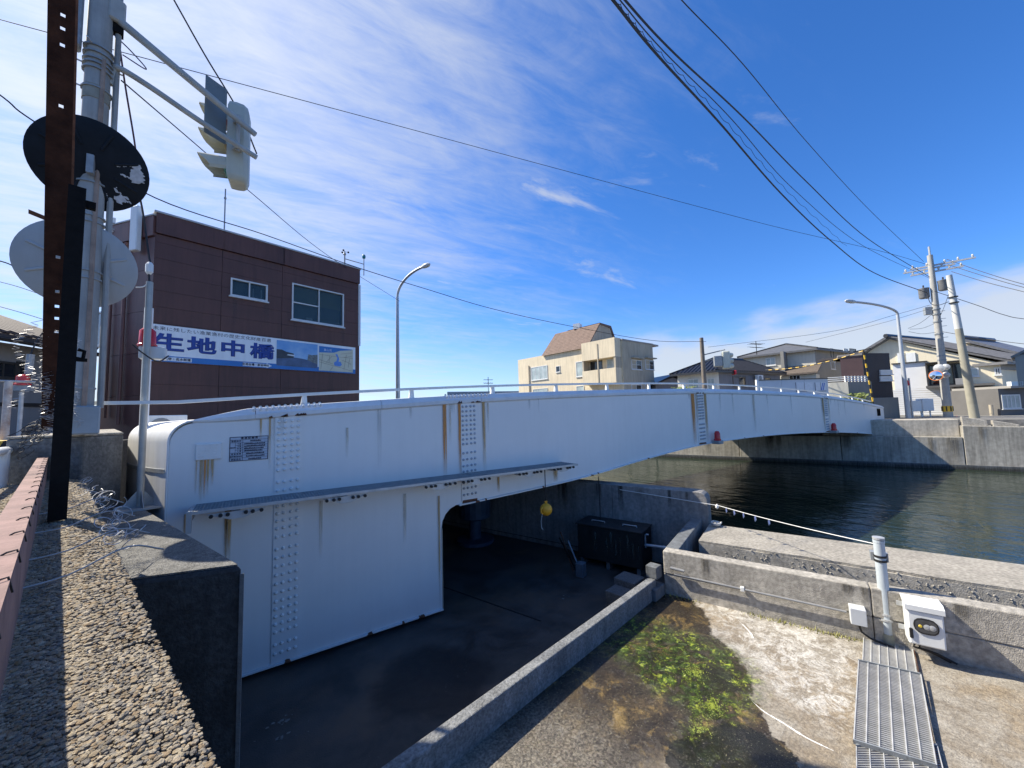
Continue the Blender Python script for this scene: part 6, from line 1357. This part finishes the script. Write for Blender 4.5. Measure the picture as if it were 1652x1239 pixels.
# ================================================================== STREET FURNITURE FAR AND NEAR
def street_lamp(foot, ytop, xtip, ytip, d, lab, r_=.07, tipw=.6):
    t = thing('street_lamp', foot, lab, 'street lamp'); zt_ = over(foot, ytop); tip = at(xtip, ytip, d); top_ = V((foot.x, foot.y, zt_)); tip.z = max(tip.z, zt_+.3)
    lm = M('lamp_galv', (.46, .48, .50), .45, .08, 4, metal=.3)
    MB().tube([foot, foot+UP*1.2, top_], [r_*1.2, r_*1.1, r_*.7], 12).build('column', lm, t, smooth=True)
    hd_ = V((tip.x-top_.x, tip.y-top_.y, 0)); rise = tip.z-zt_
    pts = [top_ + hd_*(1-math.cos(a)) * 1.0 + UP*(rise*math.sin(a)) for a in [R(q_) for q_ in range(0, 91, 8)]]
    MB().tube(pts, r_*.6, 10).build('arm', lm, t, smooth=True)
    e = pts[-1]; h_ = hd_.normalized()
    MB().lathe(e-h_*.05, h_+UP*.05, [(.05, 0), (.09, .05), (.12, tipw*.4), (.11, tipw*.8), (.04, tipw)], 12).build('lantern', M('lantern_grey', (.55, .56, .56), .4), t, smooth=True)
    return t
lf_ = plan(642, 20); street_lamp(V((lf_.x, lf_.y, ZL)), 480, 684, 430, 19.4, 'grey curved street lamp behind the bridge beside the brown building', .11, .55)
rl_ = plan(1463, 23.5); street_lamp(V((rl_.x, rl_.y, ZG)), 506, 1376, 487, 23.0, 'grey curved street lamp at the far end of the bridge', .11, .8)
# far signal on a pole
sp_ = plan(1139, 25.5); fs_ = thing('far_signal', V((sp_.x, sp_.y, ZG)), 'traffic signal on a brown pole beyond the bridge', 'traffic light')
pz = over(sp_, 545); wood = M('weathered_pole', (.19, .16, .13), .85, .2, 4, streak=.2)
MB().tube([V((sp_.x, sp_.y, ZG)), V((sp_.x, sp_.y, pz))], [.16, .12], 10).build('pole', wood, fs_, smooth=True)
h0 = at(1171, 581, 25.2); 
MB().bx(h0, (.55, .45, 1.15), .6).build('housing', sgm, fs_, bevel=.08, seg=2)
for dz in (-.36, 0, .36): MB().tube([h0+UP*dz+az(60)*.2, h0+UP*dz+az(60)*.62], .17, 10).build('visor', sgm, fs_)
for y in (573, 583): a_ = V((sp_.x, sp_.y, over(sp_, y))); MB().tube([a_, V((h0.x, h0.y, a_.z+.25))], .04, 6).build('arm', galv_dull, fs_)
MB().bx(at(1158, 583, 25.3), (.5, .5, .7), .6).build('relay_box', galv_dull, fs_, bevel=.03)
# utility pole
up_ = plan(1527, 23); up_b = V((up_.x, up_.y, ZG)); uz = over(up_b, 412); ut = thing('utility_pole', up_b, 'concrete utility pole with cross arms, transformers and round mirrors', 'utility pole')
cpm = M('pole_concrete', (.40, .39, .36), .85, .12, 3, streak=.15); lean = V((-.10, 0, 0))
UT = V((up_b.x, up_b.y, uz)); MB().tube([up_b, UT], [.21, .13], 14).build('shaft', cpm, ut, smooth=True)
def uy(y): return V((up_b.x, up_b.y, over(up_b, y)))
arm_d = az(132); arm_p = az(42)
for y, ln_, off in ((428, 1.35, .45), (438, 1.1, .2), (432, 1.1, -.1)):
    c = uy(y)+arm_d*off; MB().ob(c-arm_d*ln_-UP*.04+arm_p*.1, arm_d*ln_*2, arm_p*.09, UP*.09).build('cross_arm', galv, ut)
    for k in (-.9, -.45, .1, .5, .92): MB().lathe(c+arm_d*ln_*k+UP*.05+arm_p*.15, UP, [(.02, 0), (.06, .05), (.035, .08), (.06, .12), (.035, .16), (.02, .19)], 8).build('insulator', M('grey_porcelain', (.55, .55, .53), .4), ut)
MB().tube([UT, UT+UP*.55], .05, 6).build('earth_rod', galv, ut)
for k, sgn_ in ((462, 1), (470, -1)):
    c = uy(k)+arm_d*.42*sgn_-UP*.35; MB().lathe(c, UP, [(.2, 0), (.24, .05), (.24, .55), (.26, .58), (.26, .62), (.1, .66)], 14).build('transformer', M('transformer_grey', (.20, .20, .20), .6, .3, 6), ut, smooth=True); MB().tube([c+UP*.62, c+UP*.82], .04, 6).build('bushing', frame_d, ut)
for y in (500, 508, 520, 540, 575, 582): MB().lathe(uy(y), UP, [(.2, 0), (.2, .08)], 12).build('band', galv_dull, ut)
MB().bx(uy(500)-arm_d*.35, (.3, .3, .45), .5).build('service_box', galv_dull, ut)
for y in (480, 492, 503, 515, 527, 545, 560): d_ = arm_d*(1 if y % 2 else -1); MB().tube([uy(y)+d_*.15, uy(y)+d_*.36], .015, 5).build('step_bolt', galv, ut)
sb_ = over(up_b, 664); MB().lathe(V((up_b.x, up_b.y, sb_)), UP, [(.225, 0), (.225, over(up_b, 655)-sb_)], 18).build('yellow_band', M('yellow_band', (.75, .46, .04)), ut, smooth=True)
for a in range(0, 360, 45): d_ = V((math.cos(R(a)), math.sin(R(a)), 0)); MB().bx(V((up_b.x, up_b.y, sb_+.17))+d_*.222, (.05, .05, .28), R(a)).build('black_stripe', bm_, ut)
tvw = -V((up_b.x, up_b.y, 0)).normalized()
for x, y, rr_, m_ in ((1515, 594, .24, galv), (1526, 592, .18, galv), (1510, 606, .30, M('mirror_orange', (.75, .22, .04), .4)), (1526, 605, .18, galv)):
    c = at(x, y, 22.6); nn = (tvw+az(-100)*.35).normalized()
    mr_ = MB().lathe(c, nn, [(.02, -.06), (rr_*.9, -.03), (rr_, 0), (rr_, .05), (rr_*.9, .055)], 22).build('mirror_rim', m_, ut, smooth=True)
    MB().lathe(c+nn*.056, nn, [(rr_*.88, 0), (rr_*.5, .03), (.01, .045)], 22).build('mirror_face', MATS['mirror_glass'] if m_ is not galv else galv, mr_, smooth=True)
# second, stouter pole
up2 = plan(1569, 21); u2b = V((up2.x, up2.y, ZG)); ttop = at(1531, 444, 21.4); t = thing('stout_pole', u2b, 'tan concrete pole with a pale top leaning next to the utility pole', 'utility pole')
mid = u2b.lerp(ttop, .62); MB().tube([u2b, mid], [.20, .155], 14).build('lower_shaft', M('tan_pole', (.34, .32, .25), .85, .1, 3, streak=.15), t, smooth=True); MB().tube([mid, ttop], [.155, .125], 14).build('upper_shaft', M('pale_pole', (.55, .55, .52), .7, .06, 3), t, smooth=True)
for k in (.80, .84): q_ = u2b.lerp(ttop, k); MB().lathe(q_, ttop-u2b, [(.2, 0), (.2, .06)], 12).build('band', black, t)
# striped rope barrier and posts at bridge end
def striped(p0, p1, r_, n_, par_, ca, cb2, nm):
    for k in range(n_): a, b = p0.lerp(p1, k/n_), p0.lerp(p1, (k+1)/n_); MB().tube([a, b], r_, 8).build(nm, ca if k % 2 else cb2, par_)
yel = M('yellow_band', (.75, .46, .04)); gp = at(1412, 668, 21.5); gt_ = at(1393, 566, 21.5)
bg_ = thing('barrier_mast', V((gp.x, gp.y, ZG)), 'yellow and black barrier mast at the far end of the bridge', 'barrier')
striped(gp, gt_, .042, 15, bg_, yel, bm_, 'band'); MB().bx(gt_+V((0, 0, .05)), (.9, .1, .05), .9).build('head', black, bg_)
MB().bx(gp+UP*.1, (.35, .35, .4), .7).build('drive_box', dark_steel, bg_, bevel=.03)
sr = thing('striped_rope', at(1235, 592, 23), 'yellow and black striped rope stretched in front of the grey house', 'rope')
pa_, pb_ = at(1235, 597, 26), gt_; npt = 26
for k in range(npt):
    f_ = lambda t_: pa_.lerp(pb_, t_)-UP*(.5*4*t_*(1-t_)*.5)
    MB().tube([f_(k/npt), f_((k+1)/npt)], .03, 6).build('band', yel if k % 2 else bm_, sr)
# concrete barrier blocks, cone, small posts on the far quay
for i, (x0, x1, y0, y1, lab) in enumerate(((1551, 1594, 672, 690, 'nearer concrete parapet block right of the traffic cone'), (1601, 1646, 678, 697, 'farther right concrete parapet block by the picture edge'))):
    f_ = Fac(FB(-3.2, .25, 0), 127); u0, zT_ = f_.st(x0, y0); u1_, zb1 = f_.st(x1, y1-6)
    MBx = MB().prism([f_.p(u0, -1.35), f_.p(u1_, -1.42), f_.p(u1_, f_.st(x1, y0+7)[1]), f_.p(u0, zT_)], -f_.n*.25); o = MBx.build('parapet_block', conc, bevel=.02); tag(o, lab, 'concrete block')
cp = at(1546, 690, 24.5); co = thing('traffic_cone', cp, 'red and white traffic cone on the far quay', 'traffic cone'); cz = over(cp, 671)-cp.z
rm = M('cone_red', (.55, .05, .04), .5)
for k in range(5): a_, b_ = k/5, (k+1)/5; MB().lathe(cp, UP, [(.22*(1-a_)+.03, cz*a_), (.22*(1-b_)+.03, cz*b_)], 14).build('cone_band', rm if k % 2 == 0 else white_mat, co)
MB().bx(cp+UP*.03, (.55, .55, .05), .4).build('foot', rm, co)
cv = at(1538, 690, 24.6); o = MB().bx(cv+UP*.12, (.9, .6, .35), .5).build('covered_pile', M('dark_red_tarp', (.10, .02, .02), .7), bevel=.1, seg=3); tag(o, 'dark tarpaulin covered pile beside the traffic cone', 'covered pile')
for x, y0, y1, r_, lab in ((1472, 668, 610, .05, 'thin grey post with red lamp beside the far street lamp'), (1601, 676, 653, .09, 'short tan bollard behind the parapet blocks')):
    p0 = at(x, y0, 23.6); p1 = V((p0.x, p0.y, over(p0, y1))); o = thing('quay_post', p0, lab, 'post'); MB().tube([p0-UP*.3, p1], r_, 8).build('tube', galv if r_ < .08 else cream_sh, o)
    if r_ < .08: MB().lathe(V((p0.x, p0.y, over(p0, 622)))-RT0*.12, UP, [(.08, 0), (.12, .04), (.1, .28), (.03, .33)], 10).build('lens', red_lens, o)
for k, (x, y, w_, h_, lab) in enumerate(((1478, 655, 1.0, .7, 'left of two white boxes against the white siding'), (1492, 653, .8, .8, 'right of two white boxes against the white siding'))):
    c = at(x, y, 24.8); o = thing('outdoor_unit', V((c.x, c.y, ZG)), lab, 'outdoor unit'); MB().bx(c, (w_, .4, h_), -.5).build('case', white_mat, o, bevel=.02)
    for s_ in (-1, 1): q_ = c+V((math.cos(-.5), math.sin(-.5), 0))*w_*.4*s_; MB().tube([V((q_.x, q_.y, ZG)), q_-UP*h_*.5], .04, 6).build('leg', white_mat, o)
# ---- shrubs by the far bridge end
def shrub(x, y0, y1, d, w_, seed, lab):
    rnd = random.Random(seed); p0 = at(x, y0, d); p1 = at(x, y1, d); h_ = p1.z-p0.z; t = thing('shrub', p0, lab, 'shrub'); mb = MB()
    for _ in range(420):
        q_ = p0+V((rnd.gauss(0, w_*.5), rnd.gauss(0, w_*.5), 0))*(.5+.5*rnd.random())+UP*(h_*rnd.random()**.8); a = rnd.uniform(0, 6.28); s_ = rnd.uniform(.04, .10); u_ = V((math.cos(a), math.sin(a), rnd.uniform(-.5, .8))).normalized()*s_; v_ = u_.orthogonal().normalized()*s_*.45
        mb.face([q_-u_, q_+v_, q_+u_, q_-v_])
    mb.build('crown', M('shrub_leaf', (.10, .14, .03), .7, .4, 3, col2=(.22, .26, .07)), t); st_ = MB()
    for _ in range(6): st_.tube([p0-UP*.4, p0+V((rnd.gauss(0, w_*.3), rnd.gauss(0, w_*.3), h_*.8))], .02, 4)
    st_.build('stem', wood, t)
shrub(1388, 655, 634, 22.6, .5, 1, 'yellow green shrub at the far end of the bridge'); shrub(1353, 650, 642, 22.8, .8, 2, 'low light shrub behind the bridge in front of the garden wall'); shrub(1103, 634, 624, 27, .9, 3, 'small green shrub showing over the rail beside the tiled house')
# ================================================================== OVERHEAD WIRES
def wire(pts, r_, lab, m_=wire_mat):
    P_ = spline([at(x, y, d) for x, y, d in pts], 8); o = MB().tube(P_, r_, 5, False).build('overhead_wire', m_); return tag(o, lab, 'wire', None)
wire(((700, -390, 3.0), (870, -150, 4.0), (985, -5, 5.0), (1060, 88, 6.2), (1160, 197, 8.4), (1260, 312, 12), (1340, 388, 15.6), (1410, 440, 19.5), (1497, 473, 23)), .020, 'lowest and thickest black cable of the bundle at upper right')
wire(((715, -390, 3.1), (886, -150, 4.1), (1004, -5, 5.2), (1090, 88, 6.6), (1200, 190, 9.2), (1300, 292, 13), (1400, 385, 18), (1500, 447, 23)), .016, 'upper black cable of the bundle at upper right')
wire(((708, -390, 3.05), (878, -150, 4.05), (996, -5, 5.1), (1072, 84, 6.4), (1180, 192, 8.8), (1280, 305, 12.4), (1390, 395, 17.6), (1500, 449, 23)), .009, 'middle cable between the two thick ones at upper right')
hx = MB(); P_ = spline([at(x, y, d) for x, y, d in ((704, -390, 3.02), (874, -150, 4.02), (990, -5, 5.05), (1066, 86, 6.3), (1170, 195, 8.6), (1270, 308, 12.2), (1366, 398, 16.8))], 40)
hx.tube([p+V((math.cos(i*.9), 0, math.sin(i*.9)))*.035 for i, p in enumerate(P_)], .005, 4, False); tag(hx.build('overhead_wire', wire_mat), 'spiral binding wire twisted round the cable bundle', 'wire')
wire(((780, -400, 4.2), (960, -165, 5.4), (1095, -5, 7), (1200, 105, 9), (1300, 227, 13), (1400, 336, 18), (1490, 422, 23)), .010, 'thin single wire right of the cable bundle')
wire(((-400, -80, 8.5), (-20, 26, 9), (245, 97, 10), (620, 197, 13), (880, 267, 16), (1240, 363, 20.5), (1420, 405, 22.5), (1500, 428, 23)), .010, 'thin wire crossing the whole sky from upper left')
wire(((-300, -60, 6), (-10, 146, 7), (55, 196, 7.4), (250, 319, 9), (425, 378, 12.5), (575, 431, 14), (690, 467, 17), (790, 497, 19), (905, 523, 21), (1050, 549, 24), (1139, 551, 25.5)), .014, 'long cable dipping from far left to the brown signal pole')
wire(((190, -160, 5.3), (276, -8, 5.6), (330, 88, 5.8), (385, 180, 6.0), (414, 248, 6.1)), .012, 'steep wire running down to the near traffic signal')
wire(((196, 130, 4.6), (330, 245, 7), (410, 315, 9), (530, 413, 14), (645, 486, 19.9)), .009, 'thin wire from the signal pole to the street lamp')
wire(((-10, 418, 6), (25, 432, 6.2), (60, 470, 6.6)), .010, 'short wire ending behind the grey mirror')
wire(((-10, 452, 12), (40, 466, 12), (110, 492, 12)), .010, 'upper of two wires above the left house roof'); wire(((-10, 492, 12), (40, 506, 12), (110, 528, 12)), .010, 'lower of two wires above the left house roof')
for (a, b, lab) in ((((1527, 418, 23), (1590, 440, 21), (1665, 462, 19), (1900, 520, 15)), 0, 'topmost wire leaving the utility pole to the right'), (((1530, 427, 23), (1590, 446, 21), (1665, 467, 19), (1900, 526, 15)), 0, 'second wire leaving the utility pole to the right'), (((1535, 438, 23), (1590, 455, 21), (1665, 474, 19), (1900, 533, 15)), 0, 'third wire leaving the utility pole to the right'), (((1508, 470, 23), (1575, 492, 21.5), (1620, 508, 20), (1665, 516, 19), (1900, 540, 15)), 0, 'slack wire passing the stout pole to the right edge'), (((1520, 535, 23), (1580, 545, 21), (1665, 556, 19), (1900, 575, 15)), 0, 'low wire behind the stout pole to the right edge')):
    wire(a, .016, lab)
wire(((1500, 492, 23), (1440, 509, 23.4), (1340, 535, 24), (1142, 560, 25.5)), .010, 'wire from the utility pole to the brown signal pole'); wire(((1500, 498, 23), (1420, 522, 25), (1300, 552, 30)), .010, 'wire from the utility pole towards the grey house roof')
for i, (x0, y0, x1, y1) in enumerate(((1506, 505, 1465, 530), (1508, 522, 1468, 531), (1510, 536, 1466, 535), (1512, 520, 1532, 470))): wire(((x0, y0, 23), ((x0+x1)/2, (y0+y1)/2+3, 22.6), (x1, y1, 22)), .010, ('upper', 'middle', 'lower', 'right hand')[i]+' short service wire on the utility pole')
wire(((1495, 474, 23), (1502, 490, 22.8), (1515, 492, 22.6), (1530, 487, 21.4)), .018, 'thick looped cable joining the two poles')
